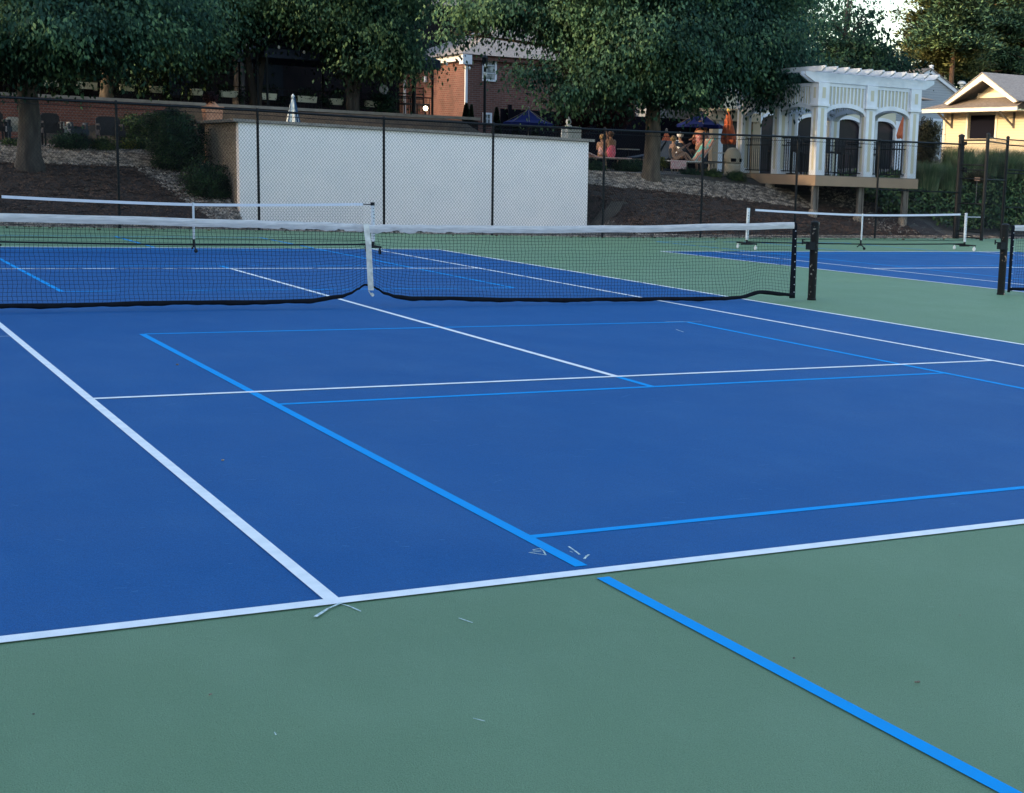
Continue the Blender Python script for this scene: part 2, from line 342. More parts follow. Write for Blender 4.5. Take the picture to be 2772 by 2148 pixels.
M_brick = brickmat('red_brick', (.12, .043, .034), (.165, .062, .047), (.17, .135, .12))
M_brick2 = brickmat('wall_brick', (.16, .05, .035), (.21, .07, .045), (.18, .13, .11))
M_roof = mat('grey_shingles', (.16, .145, .14), .9, (.24, .22, .21), 9, .5, 30, stretch=(1, 1, 4))
M_roofb = mat('brown_shingles', (.13, .10, .08), .9, (.22, .17, .13), 11, .5, 30)
M_white = mat('white_trim_paint', (.68, .71, .77), .6, (.58, .61, .67), 3, spec=.3)
M_cream = mat('cream_panel', (.50, .47, .37), .6)
M_planter = mat('white_planter', (.78, .80, .68), .6)
M_siding = slatmat('pale_siding', (.33, .36, .40), (.18, .2, .22), .13, 2, .12)
M_ysiding = slatmat('yellow_siding', (.70, .56, .36), (.48, .37, .23), .12, 2, .12)
M_ytrim = mat('cream_yellow_trim', (.78, .68, .52), .6)
M_tan = mat('tan_fascia', (.36, .25, .17), .7, (.31, .22, .15), 2)
M_stucco = mat('tan_stucco', (.36, .28, .19), .9, (.3, .23, .15), 3)
M_post = mat('grey_timber', (.11, .095, .085), .85, (.22, .19, .16), 9, stretch=(1, 1, .2))
M_conc = mat('concrete_footing', (.14, .11, .09), .9, (.32, .26, .2), 12)
M_doorg = mat('dark_door_glass', (.006, .008, .016), .3, (.035, .02, .03), 1.5, spec=.2, lo=.5, hi=.7)
M_navy = mat('navy_canvas', (.004, .010, .075), .9, spec=.15)
M_navyd = mat('dark_navy_canvas', (.014, .024, .05), .8)
M_darkwood_shade = mat('dark_wall_shade', (.006, .006, .009), .85, (.014, .010, .012), 2, spec=.2)  # near-black tone with the shade under the patio canopy painted into it
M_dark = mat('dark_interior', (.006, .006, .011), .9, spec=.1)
M_glass = mat('dark_window_glass', (.02, .025, .035), .08, spec=.8)
M_orange = mat('orange_canvas', (.62, .16, .06), .8, (.52, .11, .04), 5)
M_bwhite = mat('striped_white', (.7, .74, .72), .8)
M_teal = mat('deep_teal_canvas', (.015, .06, .14), .8)
M_terra = mat('terracotta', (.62, .30, .18), .85, (.5, .22, .13), 9)
M_wicker = mat('dark_wicker', (.012, .012, .018), .7, (.02, .02, .028), 30)
M_bluebox = mat('slate_blue_fabric', (.03, .045, .07), .8)
M_pale = mat('pale_cushion', (.36, .36, .33), .9, (.28, .28, .26), 4)
M_aggl = speckmat('stone_bin_aggregate', [(.4, .34, .26), (.5, .44, .35), (.32, .27, .2), (.55, .5, .42)], 60)
M_skin = mat('skin', (.45, .26, .18), .6)
M_skint = mat('tanned_skin', (.32, .17, .11), .6)
M_hair = mat('blonde_hair', (.35, .22, .10), .7)
M_hairb = mat('brown_hair', (.10, .05, .03), .7)
M_grey = mat('grey_cloth', (.07, .08, .10), .9)
M_pink = mat('hot_pink_fabric', (.75, .06, .12), .8, (.8, .3, .4), 25)
M_pinkt = mat('pale_pink_towel', (.7, .35, .38), .9, (.75, .6, .6), 12)
M_redpat = mat('red_patterned_cloth', (.5, .06, .07), .85, (.6, .45, .45), 22)
M_whitec = mat('white_cloth', (.7, .7, .72), .9)
M_towel = mat('turquoise_coral_towel', (.12, .5, .45), .9, (.6, .3, .22), 6, lo=.45, hi=.5)
M_towel2 = mat('cream_towel', (.65, .62, .5), .9, (.2, .45, .3), 9)
M_blues = mat('blue_sling', (.022, .035, .06), .9, spec=.1)
M_brass = mat('brass', (.8, .55, .15), .3, metal=1)
def emis(name, c, s):
    m = bpy.data.materials.new(name); m.use_nodes = True; p = m.node_tree.nodes['Principled BSDF']; p.inputs['Emission Color'].default_value = (*c, 1); p.inputs['Emission Strength'].default_value = s; return m
M_lamp = emis('lit_globe', (1, .85, .6), 4)
M_bulb = mat('white_bulb', (.75, .74, .68), .25)

# ------------------------------------------------------------------ terrain
def lerp1(t, k):
    for (a, za), (b, zb) in zip(k, k[1:]):
        if t <= b: return za + (zb - za) * max(0, (t - a) / (b - a))
    return k[-1][1]
FEN = [(-16, 20.6), (-8, 20.4), (-2.4, 20.0), (.78, 19.71), (3.91, 19.45), (6.82, 18.89), (9.4, 18.2), (12.33, 17.85), (15.48, 18.16), (18.83, 18.55), (21.94, 18.85), (25.7, 19.5), (27.4, 19.7), (34, 20.6), (46, 22)]
def feny(x): return lerp1(x, FEN)
KL = [(.55, 0), (4.3, 1.33), (6.8, 1.82), (10.4, 1.9), (10.8, 3.15), (60, 3.3)]
KM = [(.9, 0), (4.7, 1.3), (5.8, 1.65), (8, 1.75), (40, 1.85)]
KR = [(1.0, 0), (6.5, 1.75), (12, 2.3), (20, 2.9), (60, 3.3)]
def sstep(a, b, x): t = min(1, max(0, (x - a) / (b - a))); return t * t * (3 - 2 * t)
def tz(x, y):
    d = y - feny(x)
    if d < .3 or (3.8 < x < 13.6 and y < 21.3): return -.03
    if 13.6 <= x < 15.2 and y < 21.3: d = .9 + (d - .9) * sstep(13.5, 15.2, x) if d > .9 else d
    a = lerp1(d, KL); b = lerp1(d, KM); c = lerp1(d, KR)
    if x < 20: s = sstep(12.5, 15.5, x); return a * (1 - s) + b * s
    s = sstep(25, 31, x); return b * (1 - s) + c * s
def sheet(name, xs, yf, m, off=0, noise=0, kind='structure'):
    """xs: list of x; yf(x)-> list of y"""
    mb = MB(); rows = [[(x, y, tz(x, y) + off + (random.uniform(-noise, noise) if noise else 0)) for y in yf(x)] for x in xs]
    n = len(rows[0]); mb.add([p for r in rows for p in r], [(i * n + j, (i + 1) * n + j, (i + 1) * n + j + 1, i * n + j + 1) for i in range(len(rows) - 1) for j in range(n - 1)])
    o = mb.build(name, m, None, True); o['kind'] = kind; return o
def frange(a, b, n): return [a + (b - a) * i / n for i in range(n + 1)]
gx = [-600, -200, -80] + frange(-40, 60, 125) + [80, 200, 600]
def gy(x):
    f = feny(x); return [-600, -200, -60, -30, 0] + [f - 1, f + .2] + frange(f + .3, f + 14, 60) + [f + 18, f + 25, f + 40, 90, 200, 700]
sheet('ground', gx, gy, M_earth)
cs = MB(); xs = [p[0] for p in FEN]
cs.add([(x, -32, 0) for x in xs] + [(x, feny(x) + .12, 0) for x in xs], [(i, i + 1, len(xs) + i + 1, len(xs) + i) for i in range(len(xs) - 1)])
struct('court_surface', cs, M_green)
sheet('mulch_bank', frange(-16, 3.8, 60), lambda x: frange(feny(x) + .7, feny(x) + 4.6, 30), M_mulch, .012, .02)
sheet('mulch_bank', frange(13.5, 26, 50), lambda x: frange(feny(x) + .7, feny(x) + 5, 30), M_mulch, .012, .035)
M_chip = mat('bark_chips', (.018, .011, .009), .98, (.075, .045, .034), 5, detail=2)
def chips(n, fx):
    st_ = M_stone; before = set(bpy.data.objects); globals()['M_stone'] = M_chip
    gravel('mulch_chips', fx, n, .025, .06); globals()['M_stone'] = st_
    for o in set(bpy.data.objects) - before: o['label'] = 'shredded dark bark mulch covering the slope'; o['category'] = 'mulch'
sheet('terrace', frange(13.4, 34, 30), lambda x: frange(feny(x) + 5.9, feny(x) + 16, 24), M_pave, .009)
sheet('terrace', frange(-16, 4, 30), lambda x: frange(feny(x) + 6.9, feny(x) + 10.3, 8), M_pave, .009)

def gA_(x): return lerp1(x, [(13.5, 4.75), (17, 4.3), (21, 3.3), (22, 3.2)])
def gB_(x): return lerp1(x, [(13.5, 6.0), (17, 5.7), (21, 4.9), (22, 4.7)])
# gravel strips: bed sheet plus loose stones
def gravel(name, pts_fn, n, smin=.03, smax=.075):
    """stones: n random pts from pts_fn -> (x,y)"""
    base = np.array([(1, 0, 0), (-.9, .1, 0), (0, 1, .1), (.1, -1, 0), (0, .1, .75), (0, 0, -.5)], float)
    fs = [(0, 2, 4), (2, 1, 4), (1, 3, 4), (3, 0, 4), (2, 0, 5), (1, 2, 5), (3, 1, 5), (0, 3, 5)]
    V, F_ = [], []
    for i in range(n):
        x, y = pts_fn(); s = random.uniform(smin, smax); a = random.random() * 6.28; c, sn = math.cos(a) * s, math.sin(a) * s
        z = tz(x, y) + s * .35; o = len(V); e = random.uniform(.6, 1)
        for q in base: V.append((x + q[0] * c - q[1] * sn * e, y + q[0] * sn + q[1] * c * e, z + q[2] * s * random.uniform(.7, 1.1)))
        F_ += [tuple(k + o for k in f) for f in fs]
    mb = MB(); mb.v = V; mb.f = F_; o = mb.build(name, M_stone); o['kind'] = 'stuff'; o['label'] = 'loose pale river stones edging the bank'; o['category'] = 'gravel'
PAD = MB(); PAD.add([(3.85, feny(3.85) + .6, .015), (13.46, feny(13.46) + .6, .015), (13.46, 21, .02), (3.85, 21, .02)], [(0, 1, 2, 3)]); struct('gravel_pad', PAD, M_grav)
sheet('gravel_strip', frange(-16, 30, 120), lambda x: [feny(x) + .05 + k * .14 for k in range(6)], M_grav, .02, .01)
gravel('gravel', lambda: (lambda x: (x, feny(x) + random.uniform(.12, .85)))(random.uniform(-5, 28)), 9000, .03, .06)
sheet('gravel_strip', frange(-16, 2.2, 60), lambda x: frange(feny(x) + 4.6 - .2 * math.sin(x * 2), feny(x) + 6.7, 10), M_grav, .03, .01)
gravel('gravel', lambda: (lambda x: (x, feny(x) + random.uniform(4.45, 6.6)))(random.uniform(-4.5, 2.4)), 9000, .03, .065)
sheet('gravel_strip', frange(2.2, 3.8, 12), lambda x: frange(feny(x) + .6 + max(0, 3.3 - x) * 3.0, feny(x) + 6.7, 20), M_grav, .03, .01)
def gp():
    while True:
        x = random.uniform(1.9, 3.8); y = feny(x) + random.uniform(.6, 6.6)
        if y - feny(x) > .55 + max(0, 3.3 - x) * 2.9 - .2: return x, y
gravel('gravel', gp, 3500, .03, .065)
sheet('gravel_strip', frange(13.5, 22, 60), lambda x: frange(feny(x) + gA_(x) + .12 * math.sin(x * 1.7), feny(x) + gB_(x), 10), M_grav, .03, .01)
gravel('gravel', lambda: (lambda x: (x, feny(x) + random.uniform(gA_(x) - .1, gB_(x))))(random.uniform(13.5, 22)), 6000, .03, .065)
gravel('gravel', lambda: (13.5 + random.random() ** 2 * .7, random.uniform(19.3, 21.3)), 300)
gravel('gravel', lambda: (lambda x: (x, random.uniform(feny(x) + .7, 20.9)))(random.uniform(3.9, 13.4)), 2500, .03, .06)
gravel('gravel', lambda: (random.gauss(23.9, .5), feny(24) + random.uniform(1.2, 6)), 700, .03, .06)

chips(7000, lambda: (lambda x: (x, feny(x) + random.uniform(.8, 4.6)))(random.uniform(-3.5, 3.2)))
chips(8000, lambda: (lambda x: (x, feny(x) + random.uniform(.8, gA_(min(22, x)))))(random.uniform(13.8, 25)))
# ------------------------------------------------------------------ court paint
def rect(mb, x0, x1, y0, y1, z): mb.add([(x0, y0, z), (x1, y0, z), (x1, y1, z), (x0, y1, z)], [(0, 1, 2, 3)])
def court(cx, cy, rot):
    S, D, B, V = 4.115, 5.485, 11.885, 6.40; h = .030
    play, wl, bl = MB(), MB(), MB()
    rect(play, -D, D, -B, B, .002)
    for s in (-1, 1):
        rect(wl, -D, D, s * B - .04, s * B + .04, .006)
        rect(wl, s * D - h - .003, s * D + h + .003, -B + .04, B - .04, .006); rect(wl, s * S - h, s * S + h, -B + .04, B - .04, .006)
        rect(wl, -S + h, S - h, s * V - (.031 if s < 0 else .045), s * V + (.031 if s < 0 else .045), .006)
    rect(wl, -h, h, -V + .026, V - .026, .006)
    for s in (-1, 1):   # pickleball lines, gaps left either side of the baseline
        a0, a1, a2, a3 = 2.43, 7.02, 11.22, 15.9
        for x in (-3, 3):
            for (p, q) in ((a0, B - .10), (B + .10, a3)): rect(bl, x - h, x + h, min(s * p, s * q), max(s * p, s * q), .0042)
        for yy in (a0, a1, a2): rect(bl, -3 + h, 3 - h, s * yy - h, s * yy + h, .0042)
        rect(bl, -3 - h, 3 + h, s * (a3 + h) - h, s * (a3 + h) + h, .0042)
        for (p, q) in ((V + .026, a1 - h), (B + .1, a3)): rect(bl, -h, h, min(s * p, s * q), max(s * p, s * q), .0042)
    for mb, nm, m in ((play, 'playing_surface', M_blue), (wl, 'white_court_lines', M_wline), (bl, 'blue_court_lines', M_lblue)):
        o = struct(nm, mb, m); o.location = (cx, cy, 0); o.rotation_euler = (0, 0, rot)
court(0, 0, 0); court(16.72, .05, R(3.4)); court(-18.5, 0, 0)

def stroke(mb, pts, wd, z=.0031):
    P_ = [onz(u, v) for u, v in pts]
    for a, b in zip(P_, P_[1:]):
        d = (b - a); n_ = Vector((-d.y, d.x, 0)).normalized() * wd / 2; e = d.normalized() * wd * .3
        k = max(2, int(d.length / .02)); o = len(mb.v)
        for i in range(k + 1):
            q = a - e + (d + 2 * e) * i / k; jj = random.uniform(.65, 1.15); mb.v += [(q.x + n_.x * jj, q.y + n_.y * jj, z), (q.x - n_.x * jj, q.y - n_.y * jj, z)]
        mb.f += [(o + 2 * i, o + 2 * i + 1, o + 2 * i + 3, o + 2 * i + 2) for i in range(k)]
ch = MB(); f = lambda x, y: (1400 + x / 7.28, 1400 + y / 7.28)
stroke(ch, [(855, 1674), (889, 1652), (924, 1637)], .014, .0075); stroke(ch, [(924, 1637), (950, 1645), (976, 1657)], .009)
stroke(ch, [f(x - 130, y + 25) for x, y in ((440, 635), (575, 608), (640, 645), (695, 738), (520, 710), (365, 690), (600, 660), (450, 645))], .007)
stroke(ch, [f(1015, 595), f(1120, 665), f(1230, 750)], .009); stroke(ch, [f(1410, 758), f(1370, 780), f(1325, 835)], .012); stroke(ch, [f(950, 845), f(1020, 862), f(1110, 885)], .006)
stroke(ch, [f(1040, 690), f(1095, 708)], .006)
stroke(ch, [(1243, 1676), (1279, 1688)], .006); stroke(ch, [(1281, 1947), (1312, 1955)], .004)
stroke(ch, [(743, 1985), (747, 1992)], .004); stroke(ch, [(1800, 872), (1898, 871)], .012); stroke(ch, [(1830, 893), (1850, 900)], .012); stroke(ch, [(0, 912), (28, 911)], .02)
struct('chalk_marks', ch, M_chalk)
sg, sb_ = MB(), MB()
for _ in range(230):
    u, v = (random.gauss(random.choice((600, 1700, 2300, 1300)), 260), random.gauss(random.choice((1250, 1500, 1100)), 130)); g = onz(u, v); blue = abs(g.x) < 5.4 and abs(g.y) < 11.8
    if abs(g.y + 11.885) < .08 or (not blue and random.random() < .8): continue
    L = random.uniform(4, 34); an = random.gauss(0, .2)
    stroke(sb_ if blue else sg, [(u, v), (u + L * math.cos(an), v + L * math.sin(an) * .5)], random.uniform(.002, .010), .0029 if blue else .0030)
struct('scuff_marks', sg, M_scuff); struct('scuff_marks', sb_, M_scuffb)
db = MB()
for u, v, s in ((2486, 1851, .008), (2479, 1851, .006), (2599, 1670, .004), (91, 1938, .004), (570, 1885, .006), (2149, 1786, .006), (480, 990, .012), (603, 1250, .010)): g = onz(u, v); db.ball((g.x, g.y, s * .4 + .004), s, 6, 4, (1, .6, .5), .5)
o = db.build('grit', M_stone); tag(o, 'tiny pebbles scattered on the court surface', 'debris', kind='stuff')

xx = RNG.uniform(-8, 30, 420); yy = np.array([feny(x) for x in xx]) - np.abs(RNG.normal(0, .45, 420)); 
o = leafmesh('leaf_litter', np.stack([xx, yy, np.full(420, .012)], 1), RNG.normal(size=(420, 3)) * np.array([1, 1, .1]), .07, M_bush, wide=.6); tag(o, 'dry leaves blown against the foot of the fence', 'leaf litter', kind='stuff')
# ------------------------------------------------------------------ tennis nets
def interp(x, k):
    if x <= k[0][0]: return k[0][1]
    for (a, za), (b, zb) in zip(k, k[1:]):
        if x <= b:
            t = (x - a) / (b - a); t = t * t * (3 - 2 * t); return za + (zb - za) * t
    return k[-1][1]
TOPK = [(-6.1, 1.08), (-4, 1.03), (-2.8, 1.02), (-1.6, 1.0), (-.4, .985), (0, .965), (.5, .97), (2, .975), (3.5, 1.0), (5.2, 1.05), (6.1, 1.08)]
BOTK = [(-6.1, .05), (-4, .03), (-3, .03), (-2.4, .04), (-1.3, .035), (-.7, .045), (-.31, .088), (-.2, .115), (-.1, .165), (-.03, .212), (.05, .212), (.12, .17), (.22, .115), (.37, .078), (.6, .055), (1, .05), (2, .025), (3, .015), (4.6, .01), (5.19, .02), (5.6, .085), (6.1, .045)]
def rnd(x, s): return math.sin(x * 3.1 + s) * .5 + math.sin(x * 7.7 + s * 2.3) * .3 + math.sin(x * 17.3 + s * 4) * .2
def tennis_net(label, cx, cy, rot, postm, label_posts, seed=0, flip=1, xe=6.1):
    ca, sa = math.cos(rot), math.sin(rot)
    T = lambda x, y, z: (cx + x * ca - y * sa, cy + x * sa + y * ca, z)
    t = empty('tennis_net', (cx, cy, 0), label, 'net', 'tennis nets strung across the blue courts')
    def S(x, v):   # v 0 top .. 1 bottom
        zt, zb = interp(x, TOPK) - .07, interp(x, BOTK) + .05
        y = -.03 * math.sin(v * 3.1) * rnd(x * .8, seed) - .05 * v * v * (1 + .8 * rnd(x * .7, seed + 2))
        if abs(x) < 1.5: y += .05 * math.sin(v * 9) * (1.5 - abs(x)) / 1.5 * .4
        if x > 4.8: y += .05 * math.sin((x - 4.8) * 5 + v * 4) * v
        z = zt + (zb - zt) * v + .006 * rnd(x * 1.5 + v * 3, seed + 5) * math.sin(3.14 * v)
        return x, y, z
    p = .047; nx = int(12.1 / p); nz = 21; mb = MB()
    xs_ = [(-6.05 + 12.1 * i / nx) * xe / 6.1 for i in range(nx + 1)]
    G = [[T(*S(x + (.012 * rnd(x * 2 + j * .2, seed + 9)), j / nz)) for j in range(nz + 1)] for x in xs_]
    for col in G: mb.tube(col, .0020, 3, False)
    for j in range(1, nz): mb.tube([G[i][j] for i in range(nx + 1)], .0020, 3, False)
    mb.build('netting', M_net, t)
    tp = MB(); vs = []
    n = 420
    for i in range(n + 1):
        x = (-6.1 + 12.2 * i / n) * xe / 6.1; zt = interp(x, TOPK); bun = math.exp(-((x - .1) / 1.3) ** 2)
        zt += .008 * bun * rnd(x * 5, 3); h = .088 + .022 * bun * max(0, rnd(x * 4, 7)) - .03 * bun * max(0, rnd(x * 6, 1))
        o_ = .012 * bun * rnd(x * 9, 5)
        vs += [T(x, -.012 + o_, zt - h), T(x, -.018 + o_, zt - h * .5 + .01 * bun * rnd(x * 12, 2)), T(x, -.006, zt), T(x, .008, zt), T(x, .018, zt - h * .5), T(x, .012, zt - h)]
    tp.add(vs, [(i * 6 + a, (i + 1) * 6 + a, (i + 1) * 6 + (a + 1) % 6, i * 6 + (a + 1) % 6) for i in range(n) for a in range(5)])
    tp.build('top_tape', M_tape, t, True)
    hm = MB(); vs = []
    for i in range(n + 1):
        x = (-6.1 + 12.2 * i / n) * xe / 6.1; a = S(x, 1); hh = (.050 + .010 * rnd(x * 2, 11)) * (1 - .5 * math.exp(-(x / .35) ** 2))
        vs += [T(a[0], a[1] - .008, a[2] + .012), T(a[0], a[1] - .016, a[2] - hh * .5), T(a[0], a[1] - .004, a[2] - hh + .01), T(a[0], a[1] + .008, a[2] - hh * .5), T(a[0], a[1] + .004, a[2] + .012)]
    hm.add(vs, [(i * 5 + a, (i + 1) * 5 + a, (i + 1) * 5 + (a + 1) % 5, i * 5 + (a + 1) % 5) for i in range(n) for a in range(5)])
    hm.build('bottom_hem', M_hem, t, True)
    for s in (-1, 1):
        x = (xe + .02) * s; e = MB(); e.add([T(x - .035, -.008, interp(x, TOPK) - .01), T(x + .03, -.008, interp(x, TOPK) - .01), T(x + .0 + .02 * s, -.05, interp(x, BOTK) - .01), T(x - .07, -.05, interp(x, BOTK) - .01)], [(0, 1, 2, 3)])
        q = [Vector(v) + Vector((0, .014, 0)) for v in e.v[:4]]; e.add(q, [(3, 2, 1, 0)]); e.f += [(0, 4, 5, 1), (1, 5, 6, 2), (2, 6, 7, 3), (3, 7, 4, 0)]
        e.build('side_band', M_hem, t)
        for k in range(9):
            g = MB(); zz = .12 + k * .105; g.obox(T(x + .0, -.02 - .03 * (1 - zz), zz), 0, .012, .01, .009); g.build('eyelet', M_ptape, t)
        c = MB(); c.tube([T(x, 0, interp(x, TOPK) - .01), T(6.47 * s, 0, 1.055)], .004, 5)
        c.build('cable', M_black, t)
    st = MB(); st.add([T(-.034 + .004 * k + (.068 if a else 0), -.03 - .055 * min(1, k / 3), .975 - k * .0775) for k in range(11) for a in (0, 1)], [(2 * k, 2 * k + 1, 2 * k + 3, 2 * k + 2) for k in range(10)])
    o = st.build('centre_strap', M_strap, t); md = o.modifiers.new('s', 'SOLIDIFY'); md.thickness = .006
    hk = MB(); hk.bar(T(.03, -.04, .19), T(.06, -.045, .14), .012); hk.bar(T(.06, -.045, .16), T(.085, -.04, .13), .02, .03); hk.build('hook', M_strap, o)
    for v in hk.v: pass
    for s, lb in zip((-1, 1), label_posts):
        b = T(6.47 * s, .02, 0); pe = empty('net_post', b, lb, 'net post', 'posts of the tennis nets')
        mb = MB(); mb.lathe(b, [(.064, 0), (.064, .02), (.058, .03), (.058, 1.05), (.061, 1.055), (.061, 1.085), (.03, 1.1), (.001, 1.103)], 18); mb.build('post', postm, pe, False)
        mb = MB(); mb.obox(Vector(b) + Vector((-.075 * ca * flip, -.02, .76)), rot, .10, .09, .11); mb.bar(Vector(b) + Vector((-.12 * flip, -.03, .80)), Vector(b) + Vector((-.24 * flip, -.06, .815)), .016); mb.tube([Vector(b) + Vector((-.24 * flip, -.06, .78)), Vector(b) + Vector((-.24 * flip, -.06, .85))], .012, 6); mb.build('winch', M_black, pe)
        for zc_ in (1.0, .7): mb = MB(); mb.lathe(Vector(b) + Vector((0, 0, zc_)), [(.065, 0), (.065, .02)], 14); mb.build('clamp', M_black, pe)
    return t
tennis_net('black tennis net with sagging hem and white tape across the near blue court', 0, 0, 0, M_peel, ('black net post at the left end of the near net', 'black net post with flaking paint between the two courts, left of the green gap'), 1)
tennis_net('tennis net entering at the right edge of the picture, on the second court', 16.84, .68, R(2.2), M_peel2, ('black net post with flaking pale paint at the right edge of the picture', 'net post at the far end of the second court net'), 4, 1, 6.3)

def pickle_net(label, cx, cy, rot, width, seed):
    ca, sa = math.cos(rot), math.sin(rot); hw = width / 2
    T = lambda x, y, z: Vector((cx + x * ca - y * sa, cy + x * sa + y * ca, z))
    t = empty('pickleball_net', (cx, cy, 0), label, 'net', 'portable pickleball nets')
    zt = lambda x: .87 + .075 * (abs(x) / hw) ** 1.6
    tp = MB(); n = 40; vs = []
    for i in range(n + 1):
        x = -hw * .94 + hw * 1.88 * i / n; z = zt(x)
        vs += [T(x, -.01, z - .048), T(x, -.012, z), T(x, .012, z), T(x, .01, z - .048)]
    tp.add(vs, [(i * 4 + a, (i + 1) * 4 + a, (i + 1) * 4 + (a + 1) % 4, i * 4 + (a + 1) % 4) for i in range(n) for a in range(4)]); tp.build('top_tape', M_ptape, t)
    nb = MB(); p = .048; nx = int(width * .94 / p)
    for i in range(nx + 1):
        x = -hw * .94 + hw * 1.88 * i / nx; nb.tube([T(x, 0, zt(x) - .05), T(x, 0, .24)], .0009, 3, False)
    for j in range(13):
        nb.tube([T(x, 0, .24 + (zt(x) - .29) * j / 13) for x in frange(-hw * .94, hw * .94, 12)], .0009, 3, False)
    nb.build('netting', M_net, t)
    for s in (-1, 1):
        x = hw * s; pb = MB(); pb.tube([T(x, 0, .22), T(x - .01 * s, 0, .9)], .036, 12); sl = pb.build('post', M_psleeve, t)
        cb = MB(); cb.tube([T(x - .01 * s, 0, .895), T(x - .01 * s, 0, .955)], .040, 12); cb.build('post_cap', M_black if cx < 5 else M_psleeve, t); cb = MB(); cb.tube([T(x, 0, .12), T(x, 0, .23)], .026, 8); cb.build('post_foot', M_black, t)
        sp = MB(); sp.tube([T(x, 0, .91), T(x * .94, 0, zt(hw * .94) - .02)], .010, 6); sp.build('tension_strap', M_black, t)
        # illegible vertical lettering on the sleeve
        lt = MB()
        for k in range(9):
            zc = .84 - k * .058 - (.05 if k > 4 else 0)
            for q in range(3):
                a = random.uniform(-.4, .4); dx = random.uniform(-.014, .014); lt.bar(T(x + dx - .008, -.0375, zc + random.uniform(-.016, .016)), T(x + dx + .008, -.0375, zc + random.uniform(-.016, .016)), .007, .004)
        lt.build('lettering', M_black, sl)
        bb = MB(); bb.bar(T(x, -.42, .14), T(x, .42, .14), .035); bb.bar(T(x - .16, -.0, .115), T(x + .16, 0, .115), .03); bb.build('foot_bar', M_black, t)
        for yy in (-.38, .38):
            w_ = MB(); c = T(x, yy, .05); w_.tube([c + Vector((-.015, 0, 0)), c + Vector((.015, 0, 0))], .048, 12); w_.bar(c + Vector((0, 0, .04)), c + Vector((0, 0, .1)), .02); w_.build('caster', M_black if cx < 5 else M_psleeve, t)
    mp = MB(); mp.tube([T(0, -.015, .24), T(0, -.015, zt(0) + .012)], .020, 8); mp.build('centre_post', M_psleeve, t)
    mf = MB(); mf.tube([T(0, 0, .10), T(0, 0, .26)], .022, 8); mf.bar(T(0, -.14, .06), T(0, 0, .14), .02); mf.bar(T(0, .14, .06), T(0, 0, .14), .02); mf.ball(T(0, -.15, .04), .035, 8, 5); mf.build('centre_foot', M_black, t)
    br = MB(); br.tube([T(x, .01, .17 - .03 * math.cos(x / hw * 1.5)) for x in frange(-hw, hw, 8)], .017, 6); br.build('base_rail', M_black, t)
    lr = MB(); lr.tube([T(x, 0, .245) for x in (-hw, 0, hw)], .006, 5); lr.build('lower_cord', M_black, t)
pickle_net('portable pickleball net with white tape standing behind the near tennis net', .38, 10.5, 0, 6.6, 1)
pickle_net('portable pickleball net on wheels in front of the pergola deck, far right court', 16.85, 12.75, R(.5), 6.7, 2)

# ------------------------------------------------------------------ chain link fence
FH = lambda x: 2.83 - .10 * math.sin(max(0, min(1, (x - 3) / 16)) * math.pi) + .012 * max(0, x - 20)
fence = empty('chain_link_fence', (0, 19.8, 0), 'black chain-link fence between the courts and the bank', 'fence')
bx = FEN[:12]
for (x, y) in bx:
    mb = MB(); mb.lathe((x, y, 0), [(.032, 0), (.032, FH(x) - .02), (.04, FH(x) - .01), (.04, FH(x) + .03), (.02, FH(x) + .06)], 8); mb.build('post', M_black, fence)
tr, brl = MB(), MB()
tr.tube([(x, y, FH(x)) for x, y in bx], .032, 6); tr.build('top_rail', M_black, fence)
brl.tube([(x, y - .03, FH(x) - .11 - .02 * math.sin(x)) for x, y in bx], .008, 5); brl.build('tension_wire', M_black, fence)
b2 = MB(); b2.tube([(x, y - .02, .05) for x, y in bx], .006, 4); b2.build('bottom_wire', M_black, fence)
def linkpanel(a, b, z0, z1a, z1b, parent, pitch=.074, r=.0027, sl=1.3):
    a = Vector((a[0], a[1] - .035, 0)); b = Vector((b[0], b[1] - .035, 0)); L = (b - a).length; e = (b - a) / L; H = min(z1a, z1b) - z0; mb = MB()
    s = -H / sl
    while s < L:
        for sg_ in (1, -1):
            t0 = max(0, -s * sl); t1 = min(H, (L - s) * sl)
            if t1 > t0:
                x0, x1 = s + t0 / sl, s + t1 / sl
                za, zb = (z0 + t0, z0 + t1) if sg_ > 0 else (z0 + H - t0, z0 + H - t1)
                yo = Vector((0, .003 * sg_, 0)); mb.tube([a + e * x0 + Vector((0, 0, za)) + yo, a + e * x1 + Vector((0, 0, zb)) + yo], r, 3, False)
        s += pitch
    mb.build('wire_mesh', M_black, parent)
for (a, b) in zip(bx, bx[1:]): linkpanel(a, b, .04, FH(a[0]), FH(b[0]), fence)
mr_ = MB(); mr_.tube([(21.94, 18.88, 1.44), (25.7, 19.45, 1.42)], .02, 6); mr_.build('mid_rail', M_black, fence)
# gate bay at the right
gate = empty('chain_link_gate', (25.7, 19.5, 0), 'black chain-link gate frame with cross rails beside the ivy bank', 'gate')
gA, gB, gC, gD = Vector((25.6, 19.5, 0)), onz(2656, 652), onz(2710, 647), Vector((33.5, 20.4, 0))
for p_, r_, zt_ in ((gA, .085, 3.12), (gB, .055, 3.15), (gC, .05, 3.15), (gD, .04, 3.2)):
    mb = MB(); mb.lathe(p_, [(r_, 0), (r_, zt_), (r_ * 1.25, zt_ + .01), (r_ * 1.1, zt_ + .06), (.01, zt_ + .09)], 10); mb.build('post', M_black, gate)
def grail(a, b, v, yref=None, r=.022, nm='rail'):
    mb = MB(); mb.tube([(a.x, a.y - .02, v), (b.x, b.y - .02, v)], r, 6); mb.build(nm, M_black, gate)
for v in (2.27, 2.12, 1.85, 1.10, .24, .06): grail(gA, gB, v)
grail(gA, gB, 3.02, r=.03); grail(gA, gB, 2.92, r=.012)
